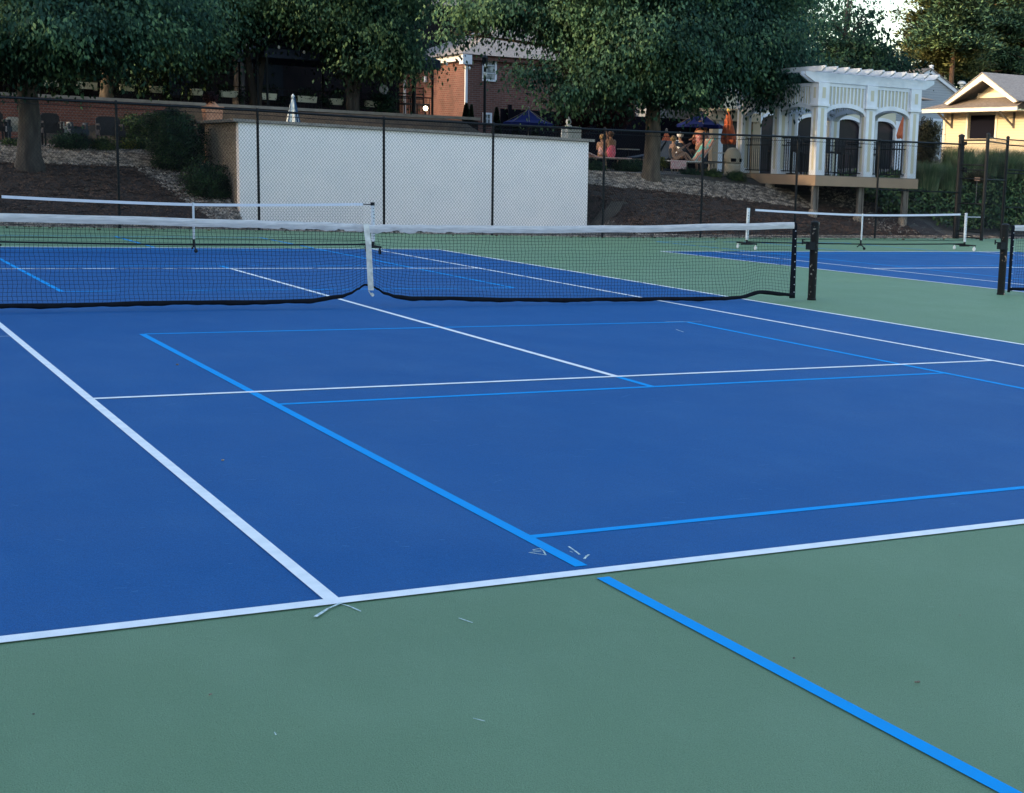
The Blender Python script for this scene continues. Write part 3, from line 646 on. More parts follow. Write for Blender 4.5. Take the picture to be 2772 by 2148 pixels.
for v in (3.1, 1.85, 2.98): grail(gB, gC, v)
for v in (3.12, 2.95, 2.18, 2.08, 1.0, .1): grail(gC, gD, v)
mb = MB(); mb.tube([gA + Vector((.16, .25, .1)), gA + Vector((.16, .25, 2.2))], .02, 6); mb.tube([gA + Vector((.16, .25, .12)), gB + Vector((-.1, .3, .12))], .02, 6); mb.build('leaf_frame', M_black, gate)
mb = MB(); mb.box(gA.x + .1, gA.x + .22, gA.y - .1, gA.y - .02, 2.05, 2.2); mb.obox(gA + Vector((.08, -.06, 2.93)), 0, .12, .1, .1); mb.build('latch', M_black, gate)
linkpanel(gA, gB, .3, 2.95, 2.95, gate); linkpanel(gB, gC, .05, 3.1, 3.1, gate); linkpanel(gC, gD, .05, 3.1, 3.1, gate)
mb = MB(); mb.tube([at(2615, 588, 21.6), at(2665, 589, 21.6)], .02, 6); hr = empty('handrail', (29.0, 21.6, 0), 'short pale metal handrail behind the gate', 'handrail')
hr.location = at(2640, 640, 21.6); mb.build('rail', M_white, hr)
for u in (2618, 2662): mb = MB(); p_ = at(u, 589, 21.6); mb.tube([p_, (p_.x, p_.y, tz(p_.x, p_.y))], .018, 6); mb.build('post', M_white, hr)

# ------------------------------------------------------------------ practice wall
pw = empty('practice_wall', (3.85, 21, 0), 'long white painted practice wall with aggregate side behind the fence', 'wall')
mb = MB(); mb.poly([(3.85, 21, -.1), (13.46, 21, -.1), (13.46, 21, 2.47), (3.85, 21, 2.56)], .25, (0, 1, 0)); mb.build('painted_face', M_wall, pw)
mb = MB(); mb.box(3.85, 4.15, 21.25, 25.4, -.1, 2.55); mb.box(13.1, 13.46, 21.25, 25.0, -.1, 2.46); mb.box(4.15, 13.1, 24.9, 25.2, -.1, 2.44); mb.build('side_wall', M_aggr, pw)
mb = MB(); mb.poly([(3.72, 20.93, 2.57), (13.62, 20.93, 2.48), (13.62, 21.5, 2.48), (3.72, 21.5, 2.57)], .07); mb.box(3.72, 4.27, 21.5, 25.5, 2.565, 2.635); mb.build('coping', M_cap, pw)
mb = MB(); mb.box(4.15, 13.1, 21.25, 24.9, 2.2, 2.3); mb.build('roof_slab', M_pave, pw)

# ------------------------------------------------------------------ left terrace: brick knee wall
kw = empty('brick_retaining_wall', (-8, 30.2, 1.8), 'low red brick retaining wall with stone cap behind the left chairs', 'wall')
mb = MB(); mb.box(-16, 4.2, 30.2, 30.55, 1.6, 3.2); mb.build('brickwork', M_brick2, kw)
mb = MB(); mb.box(4.2, 14, 30.2, 30.55, 1.6, 3.17); mb.build('shaded_stretch', M_darkwood_shade, kw)  # right stretch of the wall: canopy shade painted in as near-black
mb = MB(); mb.box(-16, 14.05, 30.12, 30.62, 3.2, 3.29); mb.build('cap', M_cap, kw)
# patio railing with window boxes
rl = empty('patio_railing', (0, 33, 3.2), 'black picket railing along the raised patio', 'railing')
mb = MB(); mb.bar((-12, 33, 3.95), (13.5, 33, 3.95), .05, .04); mb.build('top_rail', M_black, rl)
mb = MB(); mb.bar((-12, 33, 3.3), (13.5, 33, 3.3), .04, .03); mb.build('bottom_rail', M_black, rl)
mb = MB()
for i in range(200): x = -12 + i * .1275; mb.bar((x, 33, 3.3), (x, 33, 3.94), .014)
o = mb.build('pickets', M_black, rl); o['kind'] = 'stuff'
pls = [(115, 160, 224), (208, 262, 231), (323, 363, 237), (405, 438, 242), (515, 548, 249), (595, 642, 254), (706, 747, 261), (803, 856, 268), (892, 927, 275), (988, 1030, 281)]
where = ['right of the leftmost trunk', 'under the second trunk crown', 'just right of the second trunk', 'above the dark high-back chair', 'left of the terracotta urn', 'right of the terracotta urn', 'left of the striped umbrella', 'right of the striped umbrella', 'left of the twin trunk tree', 'right of the twin trunk tree']
for (u0, u1, v), wh in zip(pls, where):
    a, b = at(u0, v, 32.9), at(u1, v, 32.9); e = empty('planter_box', ((a.x + b.x) / 2, 32.9, a.z - .1), 'white planter box on the patio railing, ' + wh, 'planter', 'white planter boxes on the patio railing')
    mb = MB(); z = a.z; mb.add([(a.x + .02, 32.8, z - .1), (b.x - .02, 32.8, z - .1), (b.x - .02, 33, z - .1), (a.x + .02, 33, z - .1), (a.x, 32.76, z + .1), (b.x, 32.76, z + .1), (b.x, 33.0, z + .1), (a.x, 33.0, z + .1)], [(0, 3, 2, 1), (4, 5, 6, 7), (0, 1, 5, 4), (2, 3, 7, 6), (0, 4, 7, 3), (1, 2, 6, 5)]); mb.build('box', M_planter, e)
    lo = [((a.x + b.x) / 2, 32.88, z + .2, (b.x - a.x) * .62, .16, .2), (a.x - .12, 32.78, z + .0, .14, .12, .22), (b.x + .15, 32.78, z - .05, .16, .12, .24)]
    p, d = lobepts(lo, 60, 10, .07, .2, .3, .5); leafmesh('foliage', p, d, .06, M_leafd, e)

# clubhouse behind the patio: dark, deep in shade
cb_ = empty('patio_clubhouse', (0, 45, 3.2), 'dark brick clubhouse deep in shade behind the raised patio', 'building')
mb = MB(); mb.box(-24, 26, 44.5, 52, 3.0, 8.2); mb.build('wall', M_darkwood_shade, cb_)
mb = MB(); mb.poly([(-25, 43.6, 8.2), (-25, 53, 8.2), (-25, 48, 11.5)], 52, (1, 0, 0)); mb.build('roof', M_roof, cb_)
for i, x in enumerate((-10, -6.5, -3, .5, 4, 7.5, 11)):
    mb = MB(); mb.box(x - .65, x + .65, 44.42, 44.5, 3.9, 6.3); f_ = mb.build('window', M_darkwood_shade, cb_); mb = MB(); mb.box(x - .55, x + .55, 44.39, 44.42, 4.0, 6.2); mb.build('pane', M_glass, f_)
# shade roof over the left part of the patio
pv = empty('patio_pavilion', (-7, 34, 3.2), 'dark timber patio roof behind the left trees', 'pavilion')
mb = MB(); mb.box(-16, 5.2, 33.5, 40.5, 5.5, 5.75); mb.build('roof', M_darkwood_shade, pv)
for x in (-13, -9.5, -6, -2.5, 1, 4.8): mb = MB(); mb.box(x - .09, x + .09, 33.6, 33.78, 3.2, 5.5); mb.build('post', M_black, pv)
# a dark back screen wall of the patio: low boarded bar
bar = empty('patio_bar', (-2, 39, 3.2), 'dark boarded bar counter under the patio roof', 'bar counter')
mb = MB(); mb.box(-14, 3.5, 39, 39.6, 3.2, 5.2); mb.build('front_panel', M_darkwood_shade, bar)
mb = MB(); mb.box(-14.1, 3.6, 38.9, 39.65, 5.203, 5.26); mb.build('top', M_dark, bar)
# navy canopy
cn = empty('navy_canopy', (8, 32, 3.2), 'navy fabric canopy on thin posts left of the brick building', 'canopy')
L0 = at(716, 150, 31.2); L1 = at(1193, 193, 31.2); zc = (L0.z + L1.z) / 2
mb = MB(); mb.add([(L0.x, 31.2, zc), (L1.x, 31.2, zc), (L1.x, 31.2, zc + .28), (L0.x, 31.2, zc + .28), (L0.x, 34.8, zc), (L1.x, 34.8, zc), (L1.x, 34.8, zc + .28), (L0.x, 34.8, zc + .28), (L0.x + .9, 33, zc + .95), (L1.x - 1.5, 33, zc + .95)],
    [(0, 1, 2, 3), (1, 5, 6, 2), (5, 4, 7, 6), (4, 0, 3, 7), (3, 2, 9, 8), (2, 6, 9), (6, 7, 8, 9), (7, 3, 8)]); o = mb.build('canvas', M_navyd, cn); md = o.modifiers.new('s', 'SOLIDIFY'); md.thickness = .01
for x in (L0.x + .1, (L0.x + L1.x) / 2, L1.x - .25):
    for y in (31.3, 34.7): mb = MB(); mb.bar((x, y, 3.15), (x, y, zc), .06); mb.build('post', M_black, cn)

# ------------------------------------------------------------------ brick building
X0, Y0 = 15.95, 36.0
bb = empty('brick_house', (X0, Y0, 1.8), 'red brick building with grey shingle roof and white fascia, one wall sunlit', 'building')
mb = MB(); mb.box(X0, 28, Y0, 43.2, 1.6, 5.55); mb.build('wall', M_brick, bb)
mb = MB(); mb.box(15.78, 15.948, 35.83, 43.3, 5.50, 5.72); mb.build('fascia', M_white, bb); mb = MB(); mb.box(15.95, 28.3, 35.83, 35.998, 5.55, 5.72); mb.build('eave_board', M_brick, bb)
mb = MB(); mb.add([(15.6, 35.7, 5.723), (28.3, 35.7, 5.723), (28.3, 43.6, 5.723), (15.6, 43.6, 5.723), (19.6, 39.6, 7.6), (24.5, 39.6, 7.6)], [(0, 1, 5, 4), (1, 2, 5), (2, 3, 4, 5), (3, 0, 4), (3, 2, 1, 0)]); rf = mb.build('roof', M_roof, bb)
mb = MB(); mb.tube([(17.2, 38.2, 6.35), (17.2, 38.2, 6.85)], .06, 8); mb.build('vent_pipe', M_roof, rf)
mb = MB(); mb.box(X0 - .09, X0 - .003, Y0 - .09, Y0 + .0, 3.0, 5.4); mb.build('downspout', M_white, bb)
mb = MB(); mb.box(X0 - .28, X0 - .02 + .1, Y0 - .3, Y0 + .05, 5.36, 5.7); mb.build('gutter_box', M_white, bb)
def window(parent, x0, x1, z0, z1, y, panes=(2, 3)):
    mb = MB()
    fw = .07
    mb.box(x0, x1, y - .06, y, z1 - fw, z1); mb.box(x0, x1, y - .06, y, z0, z0 + fw); mb.box(x0, x0 + fw, y - .06, y, z0 + fw, z1 - fw); mb.box(x1 - fw, x1, y - .06, y, z0 + fw, z1 - fw)
    for i in range(1, panes[0]): x = x0 + (x1 - x0) * i / panes[0]; mb.box(x - .012, x + .012, y - .035, y - .02, z0 + fw, z1 - fw)
    for i in range(1, panes[1]): z = z0 + (z1 - z0) * i / panes[1]; mb.box(x0 + fw, x1 - fw, y - .038, y - .018, z - .012, z + .012)
    wn = mb.build('window', M_white, parent); mb = MB(); mb.box(x0 + fw, x1 - fw, y - .016, y - .004, z0 + fw, z1 - fw); mb.build('pane', M_glasss, wn)
M_glasss = mat('reflecting_glass', (.18, .2, .2), .12, (.5, .52, .5), 5, spec=.9, lo=.45, hi=.6)
a, b = at(1305, 155, Y0), at(1343, 222, Y0); window(bb, a.x, b.x, b.z, a.z, Y0, (1, 3))
for u0, u1, v0, v1 in ((1306, 1330, 305, 340), (1462, 1485, 316, 350), (1646, 1672, 345, 370)):
    a, b = at(u0, v0, Y0), at(u1, v1, Y0); window(bb, a.x, b.x, max(b.z, 2.0), a.z, Y0, (2, 2))
mb = MB(); a = onx(1158, 208, X0 - .002); mb.tube([(X0 - .1, a.y, a.z), (X0 - .1, a.y, a.z - .22)], [.05, .08], 10); mb.build('wall_light', M_white, bb)
mb = MB(); a = onx(1097, 205, X0); b = onx(1097, 330, X0); mb.box(X0 - .08, X0 - .003, a.y - .1, a.y + .0, b.z, a.z); mb.build('downspout', M_white, bb)

# ------------------------------------------------------------------ poles, string lights
def pole(label, u, vt, vb, y, r, lamp=False):
    a, b = at(u, vt, y), at(u, vb, y); z0 = min(b.z, tz(a.x, y)); e = empty('light_pole', (a.x, y, z0), label, 'pole', 'black poles around the patio')
    mb = MB(); mb.lathe((a.x, y, z0), [(r * 1.5, 0), (r * 1.5, .15), (r, .2), (r * .9, a.z - z0), (.01, a.z - z0 + .03)], 10); mb.build('shaft', M_black, e)
    if lamp:
        mb = MB(); mb.lathe((a.x, y, a.z - .02), [(.05, 0), (.09, .05), (.11, .28), (.02, .36), (.02, .42)], 8); mb.build('lantern', M_black, e)
        mb = MB(); mb.lathe((a.x, y, a.z - .35), [(.035, 0), (.07, .04), (.07, .12), (.03, .15)], 8); mb.build('spotlight', M_bulb, e)
    return Vector((a.x, y, a.z))
pole('tall black pole standing in front of the sunlit brick wall', 1121, 132, 345, 30.9, .065)
pole('black pole with lantern in front of the white brick-wall window', 1313, 178, 350, 31.0, .05, True)
pole('black pole half hidden by the maple crown, right of the navy umbrella', 1512, 158, 372, 31.5, .06)
pole('slim black pole on the patio behind the left fence bay', 695, 75, 315, 31.5, .05)
pole('black pole beside the leftmost window box, mostly behind leaves', 680, 85, 315, 36, .04)
def strlight(label, pts, y):
    P_ = [at(u, v - 6, y) for u, v in pts]; e = empty('string_light', P_[0], label, 'string lights', 'string lights over the patio')
    cbm = MB(); full = []
    for a, b in zip(P_, P_[1:]): full += [a, (a + b) / 2 - Vector((0, 0, .03))]
    full.append(P_[-1]); cbm.tube(full, .006, 4); cbm.build('cable', M_black, e)
    for q in P_:
        mb = MB(); mb.ball(q - Vector((0, 0, .075)), .042, 8, 6, (1, 1, 1.3)); mb.build('bulb', M_bulb, e)
strlight('string of white bulbs sagging in front of the navy canopy', [(647, 60), (665, 122), (685, 110), (755, 128), (823, 141), (891, 149), (956, 154), (1022, 155), (1087, 151)], 30.9)
strlight('string of bulbs from the tall pole across the brick corner', [(1121, 148), (1149, 160), (1209, 174), (1271, 185), (1313, 178)], 30.9)
strlight('string of bulbs right of the brick-wall window under the leaves', [(1390, 192), (1426, 205), (1445, 189), (1487, 191), (1512, 185)], 31.2)
strlight('string of bulbs hanging under the leftmost maple crown', [(48, 134), (160, 12), (228, 18), (249, 178), (319, 26)], 26.5)
gl = empty('globe_lamp', at(1152, 312, 31), 'glowing round globe lamp in front of the brick wall', 'lamp')
mb = MB(); mb.ball(at(1152, 294, 31), .075, 12, 8); mb.build('globe', M_lamp, gl); mb = MB(); q = at(1152, 301, 31); mb.tube([q, (q.x, q.y, 3.2)], .025, 8); mb.build('stem', M_black, gl)
ck = empty('round_wall_clock', at(1039, 330, 31.3), 'round white clock on a post at the patio edge', 'clock')
mb = MB(); c = at(1039, 243, 31.3); mb.tube([c, c + Vector((0, .05, 0))], .155, 20); mb.build('face', M_white, ck); mb = MB(); mb.tube([c + Vector((0, .01, 0)), c + Vector((0, .06, 0))], .17, 20); mb.build('rim', M_black, ck)
mb = MB(); mb.bar(c + Vector((0, -.01, 0)), c + Vector((0, -.01, .1)), .012, .006); mb.bar(c + Vector((0, -.01, 0)), c + Vector((.03, -.01, -.06)), .012, .006); mb.build('hands', M_black, ck)
mb = MB(); mb.tube([c + Vector((0, .03, -.16)), (c.x, c.y, 3.2)], .03, 8); mb.build('post', M_black, ck)
vb = bush('climbing_plant', 'green climbing plant on the clock post', at(1042, 285, 31.1), (.28, .2, .42), 120, .08, M_leafd, cat='plant')
# black patio chairs beside the tall pole
for u, lb in ((1104, 'left of the tall black pole'), (1140, 'right of the tall black pole')):
    c = at(u, 330, 31.6); e = empty('patio_chair', (c.x, 31.6, 3.2), 'black metal high-back patio chair ' + lb, 'chair', 'black metal patio chairs')
    for s in (-1, 1):
        mb = MB(); mb.tube([(c.x + s * .2, 31.85, 3.2), (c.x + s * .2, 31.95, 4.25)], .018, 6); mb.build('back_post', M_black, e)
        mb = MB(); mb.tube([(c.x + s * .2, 31.4, 3.2), (c.x + s * .2, 31.4, 3.65)], .018, 6); mb.build('leg', M_black, e)
    mb = MB(); mb.box(c.x - .22, c.x + .22, 31.4, 31.88, 3.63, 3.68); mb.build('seat', M_wicker, e)
    mb = MB(); [mb.bar((c.x - .2, 31.93, z), (c.x + .2, 31.93, z), .03) for z in (3.85, 4.0, 4.2)]; mb.build('backrest', M_black, e)
# urn
ur = empty('terracotta_planter', at(565, 322, 25.2), 'terracotta planter with a round clipped topiary on the wall corner', 'planter')
c = at(565, 322, 25.0); c = Vector((c.x + .1, 25.0, 2.63)); ur.location = c
mb = MB(); mb.add([(c.x + sx * w_, c.y + sy * w_, c.z + z) for z, w_ in ((0, .2), (.36, .235)) for sx, sy in ((-1, -1), (1, -1), (1, 1), (-1, 1))], [(3, 2, 1, 0), (0, 1, 5, 4), (1, 2, 6, 5), (2, 3, 7, 6), (3, 0, 4, 7), (4, 5, 6, 7)]); mb.build('pot', M_terra, ur)
mb = MB(); mb.box(c.x - .25, c.x + .25, c.y - .25, c.y + .25, c.z + .36, c.z + .40); mb.build('rim', M_terra, ur)
mb = MB(); mb.lathe(c + Vector((0, 0, .4)), [(.2, 0), (.13, .06), (.06, .14)], 10); mb.build('soil_mound', M_terra, ur)
p, d = lobepts([(c.x - .03, c.y, c.z + .62, .14, .14, .15)], 110, 10, .03, .5, 0, 1); leafmesh('topiary', p, d, .045, M_red, ur)

# ------------------------------------------------------------------ umbrellas
def open_umbrella(label, ua, va, half_px, vedge, y, m):
    apex = at(ua, va, y); px = FX / (apex - CAMP).length; Rr = half_px / px; ze = at(ua, vedge, y).z; zb = tz(apex.x, y)
    e = empty('umbrella', (apex.x, y, zb), label, 'umbrella', 'open navy umbrellas'); n = 8
    mb = MB(); rings = [(0, 0), (.33, .45), (.66, .8), (1, 1)]; vs = [apex]
    for f_, g_ in rings[1:]:
        for j in range(n):
            a = 2 * math.pi * (j + .5) / n; vs.append(Vector((apex.x + Rr * f_ * math.cos(a), y + Rr * f_ * math.sin(a), apex.z + (ze - apex.z) * g_)))
    fs = [(0, 1 + j, 1 + (j + 1) % n) for j in range(n)] + [(1 + k * n + j, 1 + (k + 1) * n + j, 1 + (k + 1) * n + (j + 1) % n, 1 + k * n + (j + 1) % n) for k in range(2) for j in range(n)]
    last = len(vs) - n; vs += [v - Vector((0, 0, .1)) for v in vs[last:]]; fs += [(last + j, last + n + j, last + n + (j + 1) % n, last + (j + 1) % n) for j in range(n)]
    mb.add(vs, fs); o = mb.build('canopy', m, e); md = o.modifiers.new('s', 'SOLIDIFY'); md.thickness = .008
    mb = MB(); mb.tube([(apex.x, y, zb), (apex.x, y, apex.z)], .024, 8); mb.build('pole', M_post, e)
    mb = MB(); mb.ball(apex + Vector((0, 0, .05)), .045, 8, 6); mb.build('finial', M_post, e)
    mb = MB(); mb.lathe((apex.x, y, zb), [(.26, 0), (.26, .06), (.05, .1), (.04, .3)], 14); mb.build('base', M_black, e)
    for j in range(n):
        a = 2 * math.pi * (j + .5) / n; mb = MB(); mb.bar((apex.x, y, apex.z - .02), (apex.x + Rr * .97 * math.cos(a), y + Rr * .97 * math.sin(a), ze - .01), .015); mb.build('rib', M_post, e)
def closed_umbrella(label, ua, va, half_px, vbot, y, m, tip=M_post, waist=.42, mid=1.0, lean=0, grp='closed umbrellas'):
    a = at(ua, va, y); b = at(ua + lean, vbot, y); px = FX / (a - CAMP).length; r = half_px / px; zb = tz(a.x, y); H = a.z - b.z
    e = empty('umbrella', (a.x, y, zb), label, 'umbrella', grp); mb = MB(); n = 24; vs = []
    prof = [(0, .12), (.1, .3), (.3, .52), (waist, .5), (waist + .03, .62), (.7, .85), (.92, 1.0), (1, .8)]
    for t, q in prof:
        for j in range(n):
            an = 2 * math.pi * j / n; f_ = q * (1 + (.16 if j % 3 == 0 else (-.14 if j % 3 == 1 else 0)) * min(1, t * 3)); vs.append((a.x + (b.x - a.x) * t + r * f_ * math.cos(an), y + r * f_ * math.sin(an), a.z - H * t - (.05 if (j % 3 == 0 and t == 1) else 0)))
    mb.add(vs, [(i * n + j, (i + 1) * n + j, (i + 1) * n + (j + 1) % n, i * n + (j + 1) % n) for i in range(len(prof) - 1) for j in range(n)] + [tuple(range(n))])
    mb.build('canopy', m, e)
    mb = MB(); mb.tube([(b.x, y, zb), (a.x, y, a.z + .02)], .022, 8); mb.build('pole', M_post, e)
    mb = MB(); mb.lathe((a.x, y, a.z), [(.03, 0), (.05, .03), (.05, .08), (.02, .12), (.005, .14)], 8); mb.build('finial', tip, e)
    mb = MB(); mb.lathe((b.x, y, zb), [(.24, 0), (.24, .06), (.05, .1), (.04, .3)], 14); mb.build('base', M_black, e)
    q = waist; mb = MB(); c = Vector((a.x + (b.x - a.x) * q, y, a.z - H * q)); mb.lathe(c - Vector((0, 0, .02)), [(r * .6, 0), (r * .6, .03)], 14); mb.build('tie', m, e)
    return e
open_umbrella('open navy umbrella against the shaded brick wall', 1431, 296, 66, 334, 30.5, M_navy)
open_umbrella('open navy umbrella right of the maple trunk', 1896, 300, 62, 339, 27.6, M_navy)
closed_umbrella('closed orange striped umbrella between the navy umbrella and the deck', 1972, 303, 19, 388, 27.2, M_orange, M_brass)
closed_umbrella('closed orange umbrella behind the standing person in red', 1889, 343, 13, 388, 29.2, M_orange)
closed_umbrella('small closed orange umbrella just right of the maple trunk', 1804, 358, 13, 390, 30.2, M_orange)
closed_umbrella('closed coral umbrella leaning inside the right arch of the pergola', 2456, 288, 14, 374, 24.6, M_orange, lean=-14)
su = closed_umbrella('closed white and teal striped umbrella behind the practice wall', 793, 268, 15, 338, 27.0, M_bwhite, M_bwhite, grp='closed umbrellas')
a = at(793, 262, 27.0); mb = MB()
for k, (an0, an1) in enumerate(((-1.35, -.45), (-2.75, -2.4))):
    vs = []
    for t in (0, .15, .35, .6, .85, 1):
        H = .78; r = .165 * (.12 + .98 * t) + .032
        for an in (an0, an1): vs.append((a.x + r * math.cos(an), 27.0 + r * math.sin(an), a.z - H * t))
    mb.add(vs, [(2 * i, 2 * i + 1, 2 * i + 3, 2 * i + 2) for i in range(5)])
mb.build('stripe', M_teal, su)
# white fence post and cabinet by the wall
wc = empty('white_gate_post', at(1540, 380, 25.6), 'white post with pointed finial and panels at the right end of the practice wall', 'gate post')
c = at(1538, 345, 25.6); mb = MB(); mb.box(c.x - .08, c.x + .08, 25.5, 25.66, 1.7, c.z + .02); mb.build('post', M_white, wc)
mb = MB(); mb.lathe((c.x, 25.58, c.z + .02), [(.1, 0), (.1, .03), (.05, .06), (.085, .12), (.08, .18), (.01, .3)], 12); mb.build('finial', M_white, wc)
for u0, u1 in ((1519, 1533), (1544, 1572)):
    a, b = at(u0, 343, 25.6), at(u1, 343, 25.6); mb = MB(); mb.box(a.x, b.x, 25.55, 25.6, 1.9, a.z); mb.build('panel', M_white, wc)

# ------------------------------------------------------------------ left terrace furniture and planting
def highback(label, u0, u1, vt, vb, y, m, grp='dark high-back terrace chairs', nm='lounge_chair'):
    a, b = at(u0, vt, y), at(u1, vb, y); z0 = tz(a.x, y); wd = b.x - a.x; cx = (a.x + b.x) / 2
    e = empty(nm, (cx, y, z0), label, 'chair', grp)
    bk = MB(); k = 10; top = a.z
    pr = [(cx - wd / 2, z0 + .4), (cx + wd / 2, z0 + .4), (cx + wd / 2, top - .08), (cx + wd / 2 - .07, top - .01), (cx, top), (cx - wd / 2 + .07, top - .01), (cx - wd / 2, top - .08)]
    bk.poly([(x, y - .05 + (z - z0) * .06, z) for x, z in pr], .1, (0, 1, 0)); bk.build('backrest', m, e)
    s = MB(); s.box(cx - wd / 2 - .02, cx + wd / 2 + .02, y - .65, y - .05, z0 + .33, z0 + .47); s.build('seat', m, e)
    for sg_ in (-1, 1):
        s = MB(); s.bar((cx + sg_ * (wd / 2 - .02), y - .6, z0 + .62), (cx + sg_ * (wd / 2 - .02), y - .03, z0 + .62), .05); s.build('armrest', m, e)
        for yy in (y - .6, y - .02): s = MB(); s.bar((cx + sg_ * (wd / 2 - .03), yy, z0), (cx + sg_ * (wd / 2 - .03), yy, z0 + .61), .045); s.build('leg', m, e)
highback('dark high-back chair just right of the leftmost trunk', 108, 163, 305, 385, 27.6, M_wicker)
highback('dark high-back chair in the middle of the brick wall, left of the hedge', 259, 327, 314, 385, 27.6, M_wicker)
highback('dark high-back chair cut by the left edge of the picture', -40, 11, 300, 385, 27.6, M_wicker)
highback('low slate-blue chair between the two dark high-back chairs', 183, 230, 341, 400, 26.9, M_bluebox)
highback('slate chair beside the pale cushioned chair at the left edge', 12, 24, 331, 385, 27.2, M_bluebox)
highback('pale rounded cushioned chair left of the leftmost trunk', 14, 58, 316, 385, 28.4, M_pale)
highback('cream cushioned chair behind the slate-blue chair', 160, 186, 340, 385, 28.4, M_pale)
def atb(u, v, y): return at(u, v, y)
bush('yew_bush', 'tall dark evergreen bush against the aggregate side of the practice wall', at(484, 392, 23.9), (.64, .6, .70), 1500, .055, M_yew, 'dark evergreen bushes beside the wall')
bush('yew_bush', 'rounded dark evergreen bush lower on the bank beside the wall', at(560, 497, 22.2), (.58, .55, .55), 1200, .055, M_yew, 'dark evergreen bushes beside the wall')
bush('yew_bush', 'dark evergreen bush filling behind the taller one at the wall corner', at(455, 350, 25.2), (.6, .5, .5), 900, .055, M_yew, 'dark evergreen bushes beside the wall')
c = at(390, 366, 28.6); bush('hedge', 'clipped dark hedge at the foot of the brick wall', (c.x, 28.6, 2.35), (.95, .35, .5), 900, .06, M_yew, cat='hedge')
bush('flowering_shrub', 'low yellow-green flowering shrub in front of the hedge', at(385, 402, 26.6), (.55, .35, .24), 420, .06, M_ivy)
bush('flowering_shrub', 'tiny yellow-leaved shrub beside the round bush', at(350, 395, 26.4), (.13, .12, .1), 60, .05, M_yel)
bush('boxwood', 'small round green shrub left of the first fence post', at(283, 396, 26.2), (.25, .24, .2), 260, .045, M_ivy)
bush('pink_flower', 'small pink flowering plant left of the round shrub', at(256, 388, 26.4), (.09, .09, .09), 30, .04, M_pinkleaf if 'M_pinkleaf' in globals() else M_red, cat='plant')
bush('low_shrub', 'dark low shrub in front of the slate-blue chair', at(196, 385, 26.3), (.5, .3, .22), 330, .06, M_leafd)
bush('low_shrub', 'pale green shrub at the foot of the cream chair, left edge', at(40, 392, 26.6), (.35, .3, .13), 180, .055, M_ivy)

# ------------------------------------------------------------------ pool terrace
dkf = empty('dark_board_fence', (22, 33.5, 1.8), 'dark board fence behind the pool terrace', 'fence')
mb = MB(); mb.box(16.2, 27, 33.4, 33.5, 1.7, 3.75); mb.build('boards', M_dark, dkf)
for x in frange(16.5, 26.5, 5): mb = MB(); mb.box(x - .06, x + .06, 33.28, 33.398, 1.7, 3.9); mb.build('post', M_dark, dkf)
bush('smoke_bush', 'deep plum-coloured bush left of the maple trunk', at(1640, 300, 30.5), (.95, .7, .6), 900, .07, M_red)
bush('smoke_bush', 'plum-coloured bush lower beside the navy umbrella', at(1555, 325, 31), (.6, .5, .45), 500, .07, M_red)
for u, vt, vb_, hw, lb in ((1262, 286, 352, 17, 'at the brick building corner'), (1344, 297, 358, 15, 'right of the lantern pole'), (1396, 330, 372, 15, 'left under the navy umbrella'), (1448, 336, 372, 16, 'right under the navy umbrella'), (1276, 290, 352, 10, 'close right of the downspout')):
    y = 31.5; c = at(u, (vt + vb_) / 2, y); px = FX / (c - CAMP).length; h = (vb_ - vt) / px; e = empty('arborvitae', (c.x, y, c.z - h / 2 - .6), 'narrow conical evergreen ' + lb, 'tree', 'narrow conical evergreens')
    n = 420; hh = RNG.random(n * 8) ** 1.25; an = RNG.random(n * 8) * 6.283; rr = hw / px * (1 - hh) ** .65 * (.75 + .3 * RNG.random(n * 8))
    p = np.stack([c.x + rr * np.cos(an), y + rr * np.sin(an), c.z - h / 2 - .5 + hh * (h + .5)], 1); d = np.stack([np.cos(an) * .4, np.sin(an) * .4, np.ones(n * 8)], 1)
    leafmesh('foliage', p, d, .07, M_yew, e); mb = MB(); mb.tube([(c.x, y, c.z - h / 2 - .6), (c.x, y, c.z)], .03, 5); mb.build('trunk', M_bark, e)
# tan stucco pavilion
sp_ = empty('stucco_pavilion', (22, 29.8, 1.8), 'tan stucco pavilion with slatted top behind the orange umbrella', 'pavilion')
a, b = at(1916, 300, 30.5), at(2015, 312, 30.5)
mb = MB(); mb.box(a.x, b.x + .6, 30.3, 30.7, a.z - .32, a.z); mb.build('beam', M_stucco, sp_)
for i in range(12): mb = MB(); x = a.x + .08 + i * .13; mb.box(x, x + .05, 30.0, 31.5, a.z + .003, a.z + .1); mb.build('rafter', M_stucco, sp_)
for u0, u1 in ((1922, 1938), (2030, 2052)):
    c0, c1 = at(u0, 400, 30.5), at(u1, 400, 30.5); mb = MB(); mb.box(c0.x, c1.x, 30.35, 30.6, 1.7, a.z - .323); mb.build('column', M_stucco, sp_)
